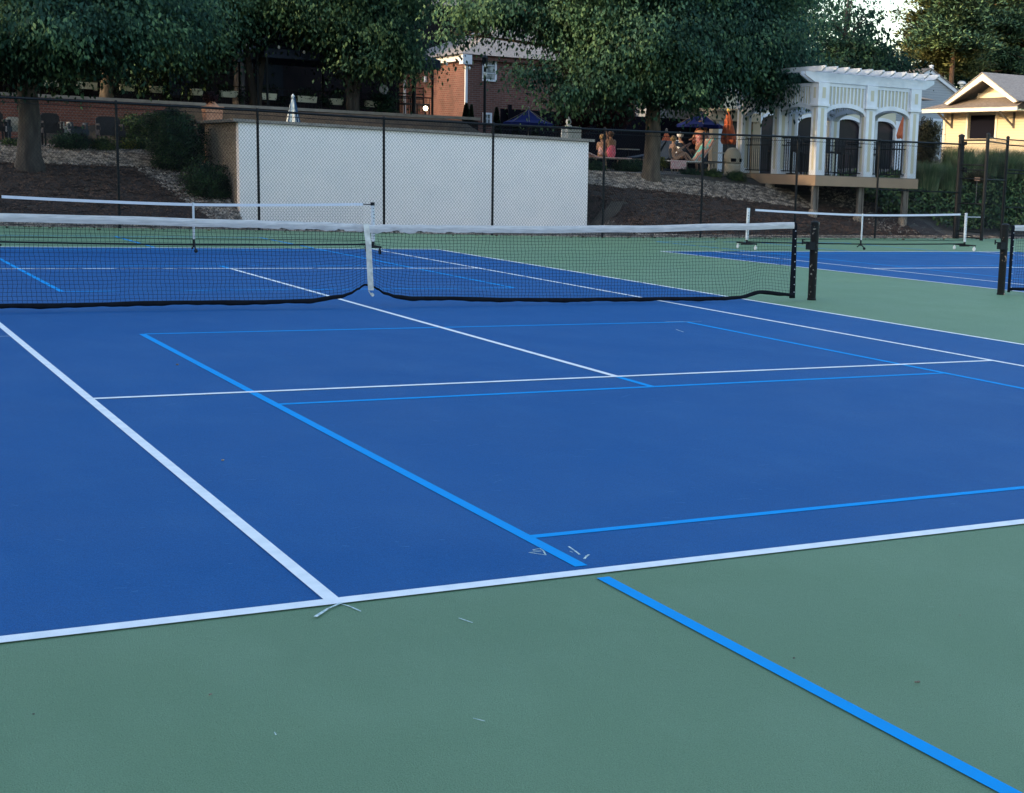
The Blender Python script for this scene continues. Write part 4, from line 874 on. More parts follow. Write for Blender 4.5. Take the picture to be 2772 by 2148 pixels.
# stone bin
c = at(1981, 478, 25.0); zb = tz(c.x, 25) - .05; c = Vector((c.x, 25.0, zb)); H = at(1981, 400, 25).z - zb; bn = empty('litter_bin', c, 'round stone-aggregate litter bin with domed lid beside the deck', 'litter bin')
mb = MB(); mb.lathe(c, [(.25, 0), (.27, .03), (.27, H - .52), (.25, H - .5)], 20); mb.build('body', M_aggl, bn, True)
mb = MB(); mb.lathe(c + Vector((0, 0, H - .5)), [(.25, 0), (.285, .01), (.285, .2), (.27, .3), (.2, .42), (.1, .49), (.01, .5)], 20); mb.build('lid', M_aggl, bn, True)
for an in (-2.0, -.9, .3): mb = MB(); d_ = Vector((math.cos(an), math.sin(an), 0)); mb.obox(c + d_ * .272 + Vector((0, 0, H - .40)), an, .04, .17, .11); mb.build('opening', M_dark, bn)
mb = MB(); mb.lathe(c + Vector((0, 0, H - .505)), [(.288, 0), (.288, .012)], 20); mb.build('seam_band', M_dark, bn)
bush('boxwood', 'green shrub left of the stone litter bin', at(1925, 475, 24.6), (.26, .24, .17), 260, .05, M_ivy); bush('boxwood', 'green shrub at the right foot of the stone litter bin', at(1992, 480, 24.3), (.25, .22, .16), 240, .05, M_ivy)
bush('low_shrub', 'dark low shrub at the foot of the girl\'s lounger', at(1870, 470, 24.9), (.3, .25, .14), 160, .05, M_leafd); bush('low_shrub', 'dark low shrub behind the gravel left of the maple trunk', at(1700, 452, 25.4), (.45, .3, .2), 240, .06, M_leafd)
bush('flowering_shrub', 'small yellow flowering plant right of the maple trunk', at(1790, 440, 25.6), (.1, .1, .15), 60, .05, M_yel)
bush('low_shrub', 'dark low shrub right of the practice wall end', at(1612, 455, 25.2), (.3, .3, .22), 200, .06, M_leafd)

def lounger(label, loc, rz, m_s, back=50):
    e = empty('sun_lounger', loc, label, 'sun lounger', 'sun loungers on the pool terrace'); Mx = Matrix.Rotation(rz, 3, 'Z')
    L = lambda x, y, z: Vector(loc) + Mx @ Vector((x, y, z))
    for s in (-.3, .3):
        mb = MB(); mb.bar(L(-.7, s, .36), L(.95, s, .36), .035); mb.build('side_rail', M_post, e)
        for x in (-.6, .85): mb = MB(); mb.bar(L(x, s, 0), L(x, s, .35), .035); mb.build('leg', M_post, e)
    mb = MB(); mb.obox(L(-.1, 0, .39), Mx, 1.2, .58, .03); mb.build('seat', m_s, e)
    b = R(back); mb = MB(); mb.bar(L(.5, 0, .4), L(.5 + .8 * math.cos(b), 0, .4 + .8 * math.sin(b)), .58, .03); mb.build('backrest', m_s, e)
    return e, L
def gl_(u, v, y): a = at(u, v, y); return Vector((a.x, y, tz(a.x, y)))
g1 = gl_(1850, 460, 25.6); _, LL = lounger('sun lounger with colourful towel under the seated girl', g1, 0, M_whitec, 55)
tw = MB(); b_ = R(55); tw.bar(LL(.48, -.02, .44), LL(.5 + .84 * math.cos(b_), -.02, .47 + .84 * math.sin(b_)), .62, .04); o = tw.build('towel', M_towel); tag(o, 'turquoise and coral towel draped over the lounger back', 'towel')
tw = MB(); tw.box(g1.x - .66, g1.x - .1, g1.y - .345, g1.y - .31, g1.z + .14, g1.z + .42); o = tw.build('towel', M_pinkt); tag(o, 'pale pink towel hanging from the front lounger', 'towel')
lounger('slate-blue sun lounger left of the maple trunk', gl_(1725, 455, 27.5), R(15), M_blues, 50); lounger('slate-blue sun lounger just behind the maple trunk', gl_(1760, 455, 27.0), R(15), M_blues, 50)
lounger('empty sun lounger behind the pink-clad bather', gl_(1670, 450, 26.8), R(5), M_blues, 10)
lounger('dark sun lounger behind the seated girl', gl_(1905, 440, 28.0), R(180), M_blues, 45)
lounger('sun lounger beneath the bather in hot pink', gl_(1645, 462, 25.7), R(180), M_pinkt, 20)
# small tables and chairs in shade
for u, v, y, lb in ((1790, 415, 28.6, 'beside the maple trunk'), (1700, 425, 30.2, 'left of the maple trunk'), (1960, 420, 29.2, 'behind the stone litter bin')):
    g = gl_(u, v, y); e = empty('round_table', g, 'small dark round table ' + lb, 'table', 'small tables on the pool terrace')
    mb = MB(); mb.lathe(g + Vector((0, 0, .7)), [(.4, 0), (.4, .03)], 16); mb.build('tabletop', M_pale, e); mb = MB(); mb.lathe(g, [(.22, 0), (.22, .03), (.03, .06), (.03, .7)], 10); mb.build('pedestal', M_black, e)

# ------------------------------------------------------------------ people
def person(label, loc, rz, J, parts, skin, hair, scale=1.0):
    """J: dict joint->(x,y,z) local; body is one skinned surface"""
    names = list(J); Mx = Matrix.Rotation(rz, 3, 'Z')
    RAD = dict(pelvis=.135, waist=.115, chest=.14, neckb=.07, neck=.052, head=.088, crown=.075, shL=.06, shR=.06, elL=.042, elR=.042, wrL=.027, wrR=.027, haL=.034, haR=.034, hipL=.088, hipR=.088, knL=.058, knR=.058, anL=.036, anR=.036, toL=.03, toR=.03)
    E_ = [('pelvis', 'waist'), ('waist', 'chest'), ('chest', 'neckb'), ('neckb', 'neck'), ('neck', 'head'), ('head', 'crown')]
    for s in 'LR': E_ += [('chest', 'sh' + s), ('sh' + s, 'el' + s), ('el' + s, 'wr' + s), ('wr' + s, 'ha' + s), ('pelvis', 'hip' + s), ('hip' + s, 'kn' + s), ('kn' + s, 'an' + s), ('an' + s, 'to' + s)]
    pts = {k: Vector(v) for k, v in J.items()}
    for s in 'LR':
        d = (pts['wr' + s] - pts['el' + s]).normalized(); pts['ha' + s] = pts['wr' + s] + d * .08
        side = d.cross(Vector((0, 0, 1))); side = side.normalized() if side.length > .1 else Vector((0, 1, 0)); cur = d.cross(side).normalized()
        for f_ in range(5):
            off = (f_ - 1.5) * .018; ln = (.055, .075, .08, .07, .05)[f_]
            if f_ < 4: a = pts['ha' + s] + side * off + d * .03; b = a + d * ln * .6; c = b + d * ln * .3 + cur * ln * .35
            else: a = pts['wr' + s] + d * .03 + side * .04; b = a + d * .03 + side * .025; c = b + d * .03
            for q, k in zip((a, b, c), 'abc'): pts['f%s%d%s' % (s, f_, k)] = q; RAD['f%s%d%s' % (s, f_, k)] = .009
            E_ += [(('ha' if f_ < 4 else 'wr') + s, 'f%s%da' % (s, f_)), ('f%s%da' % (s, f_), 'f%s%db' % (s, f_)), ('f%s%db' % (s, f_), 'f%s%dc' % (s, f_))]
    fwd = Vector(J.get('_face', (1, 0, 0))); pts.pop('_face', None)
    pts['nose'] = pts['head'] + fwd.normalized() * .085; RAD['nose'] = .018; E_.append(('head', 'nose'))
    e = empty('person', loc, label, 'person', 'people on the pool terrace'); e.rotation_euler = (0, 0, rz); e['_local'] = 1
    def skinmesh(nm, ids, edges, rf, m):
        me = bpy.data.meshes.new(nm); ix = {k: i for i, k in enumerate(ids)}
        me.from_pydata([tuple(pts[k] * scale) for k in ids], [(ix[a], ix[b]) for a, b in edges if a in ix and b in ix], [])
        o = bpy.data.objects.new(nm, me); COL.objects.link(o); me.materials.append(m)
        md = o.modifiers.new('k', 'SKIN'); md.use_smooth_shade = True
        for i, k in enumerate(ids): r = rf(k) * scale; me.skin_vertices[0].data[i].radius = (r, r); me.skin_vertices[0].data[i].use_root = (i == 0)
        o.modifiers.new('s', 'SUBSURF').levels = 1; o.modifiers['s'].render_levels = 1
        dg = bpy.context.evaluated_depsgraph_get(); me2 = bpy.data.meshes.new_from_object(o.evaluated_get(dg)); bpy.data.objects.remove(o)
        o = bpy.data.objects.new(nm, me2); COL.objects.link(o); o.parent = e
        if not me2.materials: me2.materials.append(m)
        return o
    ids = list(pts); skinmesh('body', ids, E_, lambda k: RAD[k], skin)
    for nm, keys, grow, m in parts:
        skinmesh(nm, keys, E_, lambda k: RAD[k] + grow, m)
    h = pts['head'] * scale; mb = MB(); mb.ball(h + Vector((0, 0, .035)) - fwd.normalized() * .025, .112 * scale, 10, 7, (1, 1, .95)); mb.build('hair', hair, e, True)
    # eyes
    sd2 = fwd.cross(Vector((0, 0, 1))).normalized()
    for s in (-1, 1): mb = MB(); mb.ball(h + fwd.normalized() * .082 + sd2 * s * .032 + Vector((0, 0, .02)), .010, 6, 4); mb.build('eye', M_dark, e)
    return e
SIT = dict(pelvis=(0, 0, .52), waist=(-.04, 0, .66), chest=(-.03, 0, .86), neckb=(0, 0, 1.0), neck=(.02, 0, 1.06), head=(.04, 0, 1.15), crown=(.035, 0, 1.21),
           shL=(-.02, .15, .95), elL=(.12, .18, .72), wrL=(.30, .1, .84), shR=(-.02, -.15, .95), elR=(.12, -.18, .72), wrR=(.30, -.1, .86),
           hipL=(.06, .09, .50), knL=(.42, .1, .78), anL=(.66, .1, .46), toL=(.78, .1, .45), hipR=(.06, -.09, .50), knR=(.46, -.1, .72), anR=(.72, -.1, .46), toR=(.84, -.1, .45))
STAND = dict(pelvis=(0, 0, .92), waist=(0, 0, 1.08), chest=(0, 0, 1.28), neckb=(0, 0, 1.44), neck=(.01, 0, 1.5), head=(.02, 0, 1.60), crown=(.015, 0, 1.67),
             shL=(0, .17, 1.38), elL=(.05, .24, 1.12), wrL=(.2, .2, .98), shR=(0, -.17, 1.38), elR=(.08, -.24, 1.12), wrR=(.26, -.16, 1.1),
             hipL=(0, .09, .88), knL=(.03, .11, .48), anL=(0, .12, .09), toL=(.14, .13, .04), hipR=(0, -.09, .88), knR=(.04, -.11, .48), anR=(-.04, -.12, .09), toR=(.1, -.13, .04))
g = g1 + Vector((-.42, 0, 0)); person('girl in grey top seated upright on the front lounger, knees drawn up, reading', g, 0, SIT, [('top', ['waist', 'pelvis', 'chest'], .02, M_grey)], M_skin, M_hair, .92)
g = gl_(1893, 430, 27.2); person('person standing in a red patterned wrap beneath the navy umbrella', g, R(200), STAND, [('dress', ['waist', 'pelvis', 'chest', 'hipL', 'hipR'], .04, M_redpat)], M_skint, M_hairb, 1.0)
g = gl_(1908, 430, 28.0); person('person in a plum top standing behind the one in red', g, R(160), STAND, [('shirt', ['waist', 'pelvis', 'chest', 'shL', 'shR'], .03, M_redpat), ('trousers', ['hipL', 'pelvis', 'hipR', 'knL', 'knR', 'anL', 'anR'], .02, M_bluebox)], M_skin, M_hairb, 1.0)
S2 = dict(SIT); g = gl_(1838, 440, 28.2); pe = person('person in white cap and white shirt seated behind the girl', g, R(10), S2, [('shirt', ['waist', 'pelvis', 'chest', 'shL', 'shR', 'elL'], .03, M_whitec)], M_skint, M_whitec, 1.05)
BEND = dict(pelvis=(0, 0, .56), waist=(.12, 0, .66), chest=(.30, 0, .70), neckb=(.43, 0, .72), neck=(.48, 0, .72), head=(.57, 0, .74), crown=(.61, 0, .77),
            shL=(.33, .15, .70), elL=(.42, .2, .48), wrL=(.55, .15, .44), shR=(.33, -.15, .70), elR=(.42, -.2, .48), wrR=(.55, -.15, .44),
            hipL=(0, .09, .5), knL=(-.1, .1, .3), anL=(-.42, .1, .44), toL=(-.55, .1, .45), hipR=(0, -.09, .5), knR=(-.1, -.1, .3), anR=(-.42, -.1, .44), toR=(-.55, -.1, .45))
BK = dict(SIT); g = gl_(1652, 462, 25.7); person('tanned bather in hot pink swimwear lying curled on the terrace lounger', g, R(90), SIT, [('swimsuit', ['pelvis', 'waist', 'chest', 'hipL', 'hipR'], .03, M_pink)], M_skint, M_hairb, .95)
AR = dict(SIT); AR['elR'] = (.05, -.2, 1.15); AR['wrR'] = (.0, -.15, 1.38); g = gl_(1628, 462, 26.2); person('child in pink with one arm raised beside the bather', g, R(60), AR, [('swimsuit', ['pelvis', 'waist', 'chest'], .025, M_pinkt)], M_skin, M_hair, .85)

# ------------------------------------------------------------------ pergola deck
PX0, PX1, PY0, PY1, PZ = 21.2, 25.2, 21.0, 25.6, 1.80
pg = empty('pergola_deck', (PX0, PY0, 0), 'white arched pergola on a raised tan deck above the bank', 'pergola')
mb = MB(); mb.box(PX0, PX1, PY0, PY0 + .05, PZ - .32, PZ - .02); mb.box(PX0, PX0 + .05, PY0 + .053, PY1, PZ - .32, PZ - .02); mb.box(PX1 - .05, PX1, PY0 + .053, PY1, PZ - .32, PZ - .02); mb.build('fascia', M_tan, pg)
mb = MB(); mb.box(PX0 + .003, PX1 - .003, PY0 + .003, PY1, PZ - .02, PZ + .0); mb.box(PX0 + .06, PX1 - .06, PY0 + .06, PY1, PZ - .2, PZ - .023); mb.build('deck_floor', M_post, pg)
for x in (PX0 + .12, (PX0 + PX1) / 2 - .15, PX1 - .38):
    for y in (PY0 + .15, PY0 + 2.6):
        zg = tz(x, y); mb = MB(); mb.box(x - .06, x + .06, y, y + .12, zg + .1, PZ - .2); mb.box(x + .09, x + .14, y, y + .06, zg + .1, PZ - .2); mb.build('support_post', M_post, pg)
        mb = MB(); mb.lathe((x, y + .08, zg - .1), [(.16, 0), (.15, .2), (.12, .32), (.1, .36)], 12); mb.build('footing', M_conc, pg)
ZT = 4.55
def column(x, y, w_=.34):
    c = MB(); c.box(x - w_ / 2, x + w_ / 2, y - w_ / 2, y + w_ / 2, PZ, 3.86); o = c.build('column', M_white, pg)
    p = MB()
    for s in (-1, 1): p.box(x - w_ * .17, x + w_ * .17, y + s * w_ / 2 - (.003 if s > 0 else .004), y + s * w_ / 2 + (.004 if s > 0 else .003), PZ + .15, 3.8); p.box(x + s * w_ / 2 - .004, x + s * w_ / 2 + .003, y - w_ * .17, y + w_ * .17, PZ + .15, 3.8)
    p.build('panel', M_cream, o)
    b = MB(); b.box(x - w_ / 2 - .06, x + w_ / 2 + .06, y - w_ / 2 - .06, y + w_ / 2 + .06, 3.863, 3.94); b.box(x - w_ / 2 - .03, x + w_ / 2 + .03, y - w_ / 2 - .03, y + w_ / 2 + .03, 3.94, 4.56); b.build('capital', M_white, o)
    b = MB(); b.box(x - .06, x + .06, y - w_ / 2 - .036, y - w_ / 2 - .031, 4.1, 4.42); b.build('inset_panel', M_cream, o); b = MB(); b.box(x - w_ / 2 - .036, x - w_ / 2 - .031, y - .06, y + .06, 4.1, 4.42); b.build('inset_panel', M_cream, o)
hw = .17
cxs = [PX0 + hw, (PX0 + PX1) / 2 + .0, PX1 - hw - .1]; cys = [PY0 + hw + .02, (PY0 + PY1) / 2, PY1 - hw]
for x in cxs: column(x, cys[0]); 
for y in cys[1:]: column(cxs[0], y); column(cxs[2], y)
column(cxs[1], cys[2])
def arch(p0, p1, fixed, axis, zsp=3.62, zc=3.86, ztop=4.46, th=.16):
    """frieze panel with a segmental arch cut below, between two columns; battens on it"""
    n = 16; L = p1 - p0; pts = []
    for i in range(n + 1): t = i / n; pts.append((p0 + L * t, zsp + (zc - zsp) * (1 - (2 * t - 1) ** 2) ** .6))
    def W3(a, z, o_): return (a, fixed + o_, z) if axis == 'x' else (fixed + o_, a, z)
    def strip(lo, hi, o0, o1, m, nm):
        mb = MB(); vs = []
        for (a, z) in pts: vs += [W3(a, lo(a, z), o0), W3(a, hi(a, z), o0), W3(a, hi(a, z), o1), W3(a, lo(a, z), o1)]
        mb.add(vs, [(i * 4 + k, (i + 1) * 4 + k, (i + 1) * 4 + (k + 1) % 4, i * 4 + (k + 1) % 4) for i in range(n) for k in range(4)] + [(0, 1, 2, 3), (4 * n + 3, 4 * n + 2, 4 * n + 1, 4 * n)]); mb.build(nm, m, pg)
    strip(lambda a, z: z + .12, lambda a, z: ztop, -th / 2, th / 2, M_cream, 'frieze')
    strip(lambda a, z: z, lambda a, z: z + .13, -th / 2 - .035, th / 2 + .035, M_white, 'arch_trim')
    mb = MB(); k = int(L / .135)
    for i in range(k):
        a = p0 + L * (i + .5) / k; z = zsp + (zc - zsp) * (1 - (2 * (a - p0) / L - 1) ** 2) ** .6 + .13
        for o_ in (-th / 2 - .014, th / 2 + .014):
            q0 = W3(a, z, o_); q1 = W3(a, ztop, o_); mb.bar(q0, q1, .05, .03)
    mb.build('battens', M_white, pg)
    mb = MB(); q = [W3(p0, ztop, -th / 2 - .03), W3(p1, ztop + .1, th / 2 + .03)]
    mb.box(min(q[0][0], q[1][0]), max(q[0][0], q[1][0]), min(q[0][1], q[1][1]), max(q[0][1], q[1][1]), ztop + .002, ztop + .1); mb.build('upper_trim', M_white, pg)
for a, b in ((cxs[0] + hw, cxs[1] - hw), (cxs[1] + hw, cxs[2] - hw)): arch(a, b, cys[0], 'x'); arch(a, b, cys[2], 'x')
for a, b in ((cys[0] + hw, cys[1] - hw), (cys[1] + hw, cys[2] - hw)): arch(a, b, cxs[0], 'y'); arch(a, b, cxs[2], 'y')
# cornice beams (long, with scooped ends) and rafters
def beam(a, b, z0, z1, th, m, nm, cut=.25):
    a = Vector(a); b = Vector(b); d = (b - a).normalized(); n_ = Vector((-d.y, d.x, 0)) * th / 2; L = (b - a).length
    pr = [(0, z1), (0, z1 - (z1 - z0) * .35), (cut * .5, z1 - (z1 - z0) * .7), (cut, z0), (L - cut, z0), (L - cut * .5, z1 - (z1 - z0) * .7), (L, z1 - (z1 - z0) * .35), (L, z1)]
    mb = MB(); mb.poly([a + d * s + Vector((0, 0, z)) - n_ for s, z in pr], 1, n_ * 2); mb.build(nm, m, pg)
for y in (cys[0] - .12, cys[0] + .12, cys[2]): beam((PX0 - .5, y, 0), (PX1 + .45, y, 0), 4.57, 4.86, .06, M_white, 'beam', .35)
nr = 11
for i in range(nr):
    x = PX0 - .2 + (PX1 - PX0 + .35) * i / (nr - 1); beam((x, PY0 - .55, 0), (x, PY1 + .5, 0), 4.863, 5.02, .05, M_white, 'rafter', .2)
# railings
def railing(a, b, n_p=None):
    a = Vector(a); b = Vector(b); L = (b - a).length; k = int(L / .115); mb = MB()
    for i in range(1, k): q = a.lerp(b, i / k); mb.bar((q.x, q.y, PZ + .08), (q.x, q.y, PZ + 1.12), .018)
    for z in (.1, .9, 1.12): mb.bar(a + Vector((0, 0, PZ + z)), b + Vector((0, 0, PZ + z)), .04, .03)
    mb.build('railing', M_black, pg)
for a, b in ((cxs[0] + hw, cxs[1] - hw), (cxs[1] + hw, cxs[2] - hw)): railing((a, cys[0], 0), (b, cys[0], 0))
for a, b in ((cys[0] + hw, cys[1] - hw), (cys[1] + hw, cys[2] - hw)): railing((cxs[0], a, 0), (cxs[0], b, 0)); railing((cxs[2], a, 0), (cxs[2], b, 0))
# bar tables and stools on the deck
for i, (x, y) in enumerate(((22.3, 22.6), (24.2, 22.9), (22.6, 24.4))):
    g = Vector((x, y, PZ)); lb = ('nearest the left arch', 'behind the right arch', 'at the back of the deck')[i]
    e = empty('bar_table', g, 'dark tall bar table on the deck ' + lb, 'table', 'bar tables on the deck'); mb = MB(); mb.lathe(g + Vector((0, 0, 1.0)), [(.38, 0), (.38, .03)], 14); mb.build('tabletop', M_black, e); mb = MB(); mb.lathe(g, [(.25, 0), (.25, .03), (.03, .06), (.03, 1.0)], 8); mb.build('pedestal', M_black, e)
    for s in (-1, 1):
        h_ = g + Vector((s * .55, .1, 0)); e = empty('bar_stool', h_, 'black bar stool %s of the table %s' % ('left' if s < 0 else 'right', lb), 'stool', 'bar stools on the deck')
        mb = MB(); mb.box(h_.x - .2, h_.x + .2, h_.y - .2, h_.y + .2, PZ + .7, PZ + .76); mb.build('seat', M_wicker, e)
        mb = MB(); mb.box(h_.x - .2, h_.x + .2, h_.y + .17, h_.y + .2, PZ + .763, PZ + 1.15); mb.build('backrest', M_wicker, e)
        for a_ in (-.17, .17):
            for b_2 in (-.17, .17): mb = MB(); mb.bar((h_.x + a_, h_.y + b_2, PZ), (h_.x + a_, h_.y + b_2, PZ + .7), .03); mb.build('leg', M_black, e)

# ------------------------------------------------------------------ white clubhouse seen through the pergola
wcb = empty('white_clubhouse', (24, 31, 1.8), 'white clubhouse with arched openings behind the pergola', 'building')
WY = 30.6; wx = [23.6 + i * 1.65 for i in range(6)]
mb = MB(); mb.box(23.0, 33.2, WY + 3.5, WY + 7, 1.7, 5.0); mb.build('wall', M_siding, wcb)
for x in wx: mb = MB(); mb.box(x - .16, x + .16, WY, WY + .32, 1.8, 4.02); mb.build('column', M_white, wcb)
for a, b in zip(wx, wx[1:]):
    n = 12; p0, p1 = a + .16, b - .16
    mb = MB(); vs = []
    for i in range(n + 1):
        t = i / n; x = p0 + (p1 - p0) * t; z = 3.72 + .26 * (1 - (2 * t - 1) ** 2) ** .6; vs += [(x, WY + .04, z + .1), (x, WY + .04, 4.7), (x, WY + .26, 4.7), (x, WY + .26, z + .1)]
    mb.add(vs, [(i * 4 + k, (i + 1) * 4 + k, (i + 1) * 4 + (k + 1) % 4, i * 4 + (k + 1) % 4) for i in range(n) for k in range(4)]); mb.build('frieze', M_battens if 'M_battens' in globals() else M_cream, wcb)
    mb = MB(); vs = []
    for i in range(n + 1):
        t = i / n; x = p0 + (p1 - p0) * t; z = 3.72 + .26 * (1 - (2 * t - 1) ** 2) ** .6; vs += [(x, WY, z), (x, WY, z + .12), (x, WY + .3, z + .12), (x, WY + .3, z)]
    mb.add(vs, [(i * 4 + k, (i + 1) * 4 + k, (i + 1) * 4 + (k + 1) % 4, i * 4 + (k + 1) % 4) for i in range(n) for k in range(4)]); mb.build('arch_trim', M_white, wcb)
    mb = MB(); mb.box(p0, p1, WY + .18, WY + .2, 1.8, 3.98); mb.build('door_glass', M_doorg, wcb)
mb = MB(); mb.box(23.2, 32.4, WY - .25, WY + .5, 4.703, 4.9); mb.build('fascia', M_white, wcb)
mb = MB(); mb.add([(23.0, WY - .3, 4.903), (33.4, WY - .3, 4.903), (33.4, WY + 7.3, 4.903), (23.0, WY + 7.3, 4.903), (25.0, WY + 3.5, 5.7), (31.0, WY + 3.5, 5.7)], [(0, 1, 5, 4), (1, 2, 5), (2, 3, 4, 5), (3, 0, 4), (3, 2, 1, 0)]); mb.build('roof', M_roofb, wcb)
# pale gabled building
SY = 47.0; pk = at(2515, 188, SY); e1 = at(2640, 285, SY); hwid = e1.x - pk.x; L_ = pk.x - hwid
gb = empty('siding_house', (pk.x, SY, 2), 'pale siding gable building between the pergola and the yellow hut', 'building')
mb = MB(); mb.poly([(L_, SY, 1.8), (e1.x, SY, 1.8), (e1.x, SY, e1.z - .1), (pk.x, SY, pk.z - .15), (L_, SY, e1.z - .1)], 7, (0, 1, 0)); mb.build('wall', M_siding, gb)
for s in (-1, 1):
    a, b = Vector((pk.x, SY - .12, pk.z)), Vector((pk.x + s * (hwid + .3), SY - .12, e1.z - (pk.z - e1.z) * .3 / hwid))
    mb = MB(); mb.poly([a, b, b - Vector((0, 0, .2)), a - Vector((0, 0, .2))][::s], .1, (0, 1, 0)); mb.build('rake_board', M_white, gb)
    mb = MB(); mb.poly([a + Vector((0, -.05, .003)), b + Vector((0, -.05, .003)), b + Vector((0, 7.4, .003)), a + Vector((0, 7.4, .003))], .06); mb.build('roof', M_roofb if s < 0 else M_roof, gb)
a = at(2522, 440, SY); 
for u0, u1 in ((2500, 2518), (2525, 2550)):
    a, b = at(u0, 322, SY), at(u1, 322, SY); mb = MB(); mb.box(a.x, b.x, SY - .05, SY - .003, 2.0, a.z); f_ = mb.build('door', M_white, gb); mb = MB(); mb.box(a.x + .08, b.x - .08, SY - .07, SY - .053, 2.1, a.z - .1); mb.build('pane', M_glasss, f_)
vt = empty('roof_vent', at(2521, 190, 50), 'white round roof vent cap above the pale gable', 'vent'); c = at(2521, 194, 50)
mb = MB(); mb.lathe(c, [(.08, -.1), (.08, .1), (.14, .12), (.14, .18), (.09, .2), (.09, .24), (.15, .26), (.12, .33), (.01, .36)], 14); mb.build('cap', M_white, vt)
vt = empty('roof_vent', at(2603, 232, 50), 'white domed roof vent between the gable and the yellow hut', 'vent'); c = at(2603, 238, 50)
mb = MB(); mb.lathe(c, [(.05, -.2), (.05, .16), (.26, .2), (.22, .3), (.12, .36), (.01, .38)], 16); mb.build('cap', M_white, vt); mb = MB(); mb.ball(c + Vector((0, 0, .12)), .11, 10, 7); mb.build('globe', M_bulb, vt)

# ------------------------------------------------------------------ yellow hut (its front faces the sun, along x = const)
HX = 40.2
def hp(u, v, dx=0): return onx(u, v, HX + dx)
hut = empty('yellow_hut', (HX, 34, 2.5), 'small yellow siding hut with gabled shingle roof and dark serving window', 'hut')
yl, yr = hp(2552, 400).y, hp(2830, 400).y     # left edge has larger y
ez = 4.85
w0, w1 = hp(2622, 330).y, hp(2696, 330).y; wz0, wz1 = hp(2650, 376).z, hp(2650, 312).z
mb = MB(); mb.box(HX, HX + 5, w0, yl, 2.2, ez); mb.box(HX, HX + 5, yr, w1, 2.2, ez); mb.box(HX, HX + 5, w1, w0, 2.2, wz0); mb.box(HX, HX + 5, w1, w0, wz1, ez); mb.build('wall', M_ysiding, hut)
for q_ in ((yl - .15, yl + .02, 2.2, ez), (w0, w0 + .12, wz0 - .1, wz1 + .12), (w1 - .12, w1, wz0 - .1, wz1 + .12)): mb = MB(); mb.box(HX - .05, HX, *q_); mb.build('trim_board', M_ytrim, hut)
mb = MB(); mb.box(HX + .12, HX + .17, w1, w0, wz0, wz1); mb.build('serving_window', M_dark, hut)
# pent roof with fascia
fa0, fa1 = onx(2497, 310, HX - 1.0), onx(2750, 302, HX - 1.0)
mb = MB(); mb.box(HX - 1.05, HX - .98, fa1.y - .1, fa0.y, ez - .02, ez + .15); mb.build('fascia', M_ytrim, hut)
mb = MB(); mb.box(HX - .98, HX + .0, fa1.y - .1, fa0.y, ez - .0, ez + .03); mb.build('soffit', M_ytrim, hut)
GX = HX - .95
g0, g1_, gpk = onx(2556, 282, GX), onx(2754, 273, GX), onx(2660, 199, GX); gb2 = hp(2660, 268).z; gzb = (g0.z + g1_.z) / 2
sl = (gpk.z - gzb) / (g0.y - gpk.y)
mb = MB(); mb.add([(HX - 1.08, fa0.y, ez + .153), (HX - 1.08, fa1.y - .1, ez + .153), (HX - .06, g1_.y + .2, gb2 + .02), (HX - .06, g0.y - .2, gb2 + .02), (HX + .5, fa0.y, ez + .3)], [(0, 1, 2, 3), (0, 3, 4)]); mb.build('pent_roof', M_roofb, hut)
mb = MB(); k_ = (gpk.z - .25 - gb2) / sl; mb.poly([(HX - .05, gpk.y + k_, gb2), (HX - .05, gpk.y - k_, gb2), (HX - .05, gpk.y, gpk.z - .25)], .1, (1, 0, 0)); mb.build('gable_wall', M_ysiding, hut)
for q in (g0, g1_):
    a, b = Vector((GX, gpk.y, gpk.z)), Vector((GX, q.y, gzb)); d_ = (a - b).normalized()
    mb = MB(); mb.poly([a, b, b + Vector((0, d_.y * .26, -.06)), a - Vector((0, 0, .3))], .1, (1, 0, 0)); mb.build('rake_board', M_ytrim, hut)
    mb = MB(); mb.poly([a + Vector((-.04, 0, .003)), b + Vector((-.04, 0, .003)), b + Vector((6, 0, .003)), a + Vector((6, 0, .003))], .05); mb.build('roof', M_roof, hut)
mb = MB(); mb.box(HX - .1, HX - .052, gpk.y - k_ + .3, gpk.y + k_ - .3, gb2 + .03, gb2 + .24); mb.build('gable_beam', M_ytrim, hut)
# main roof behind / right
mb = MB(); mb.add([(HX - .4, g1_.y + .3, ez + .3), (HX - .4, yr - 1, ez + .3), (HX + 3.4, yr - 1, gpk.z - .05), (HX + 3.4, gpk.y, gpk.z - .05)], [(0, 1, 2, 3)]); mb.build('main_roof', M_roof, hut)
for u in (2578, 2745):
    b = hp(u, 345); mb = MB(); mb.bar((HX, b.y, b.z), (HX - .9, b.y, ez - .02), .07); mb.bar((HX - .04, b.y, b.z - .05), (HX - .04, b.y, ez - .02), .08); mb.build('bracket', M_post, hut)
bush('tall_shrub', 'yellow-brown upright shrub at the corner of the pergola', at(2508, 385, 26.5), (.45, .4, .8), 700, .07, M_bush)

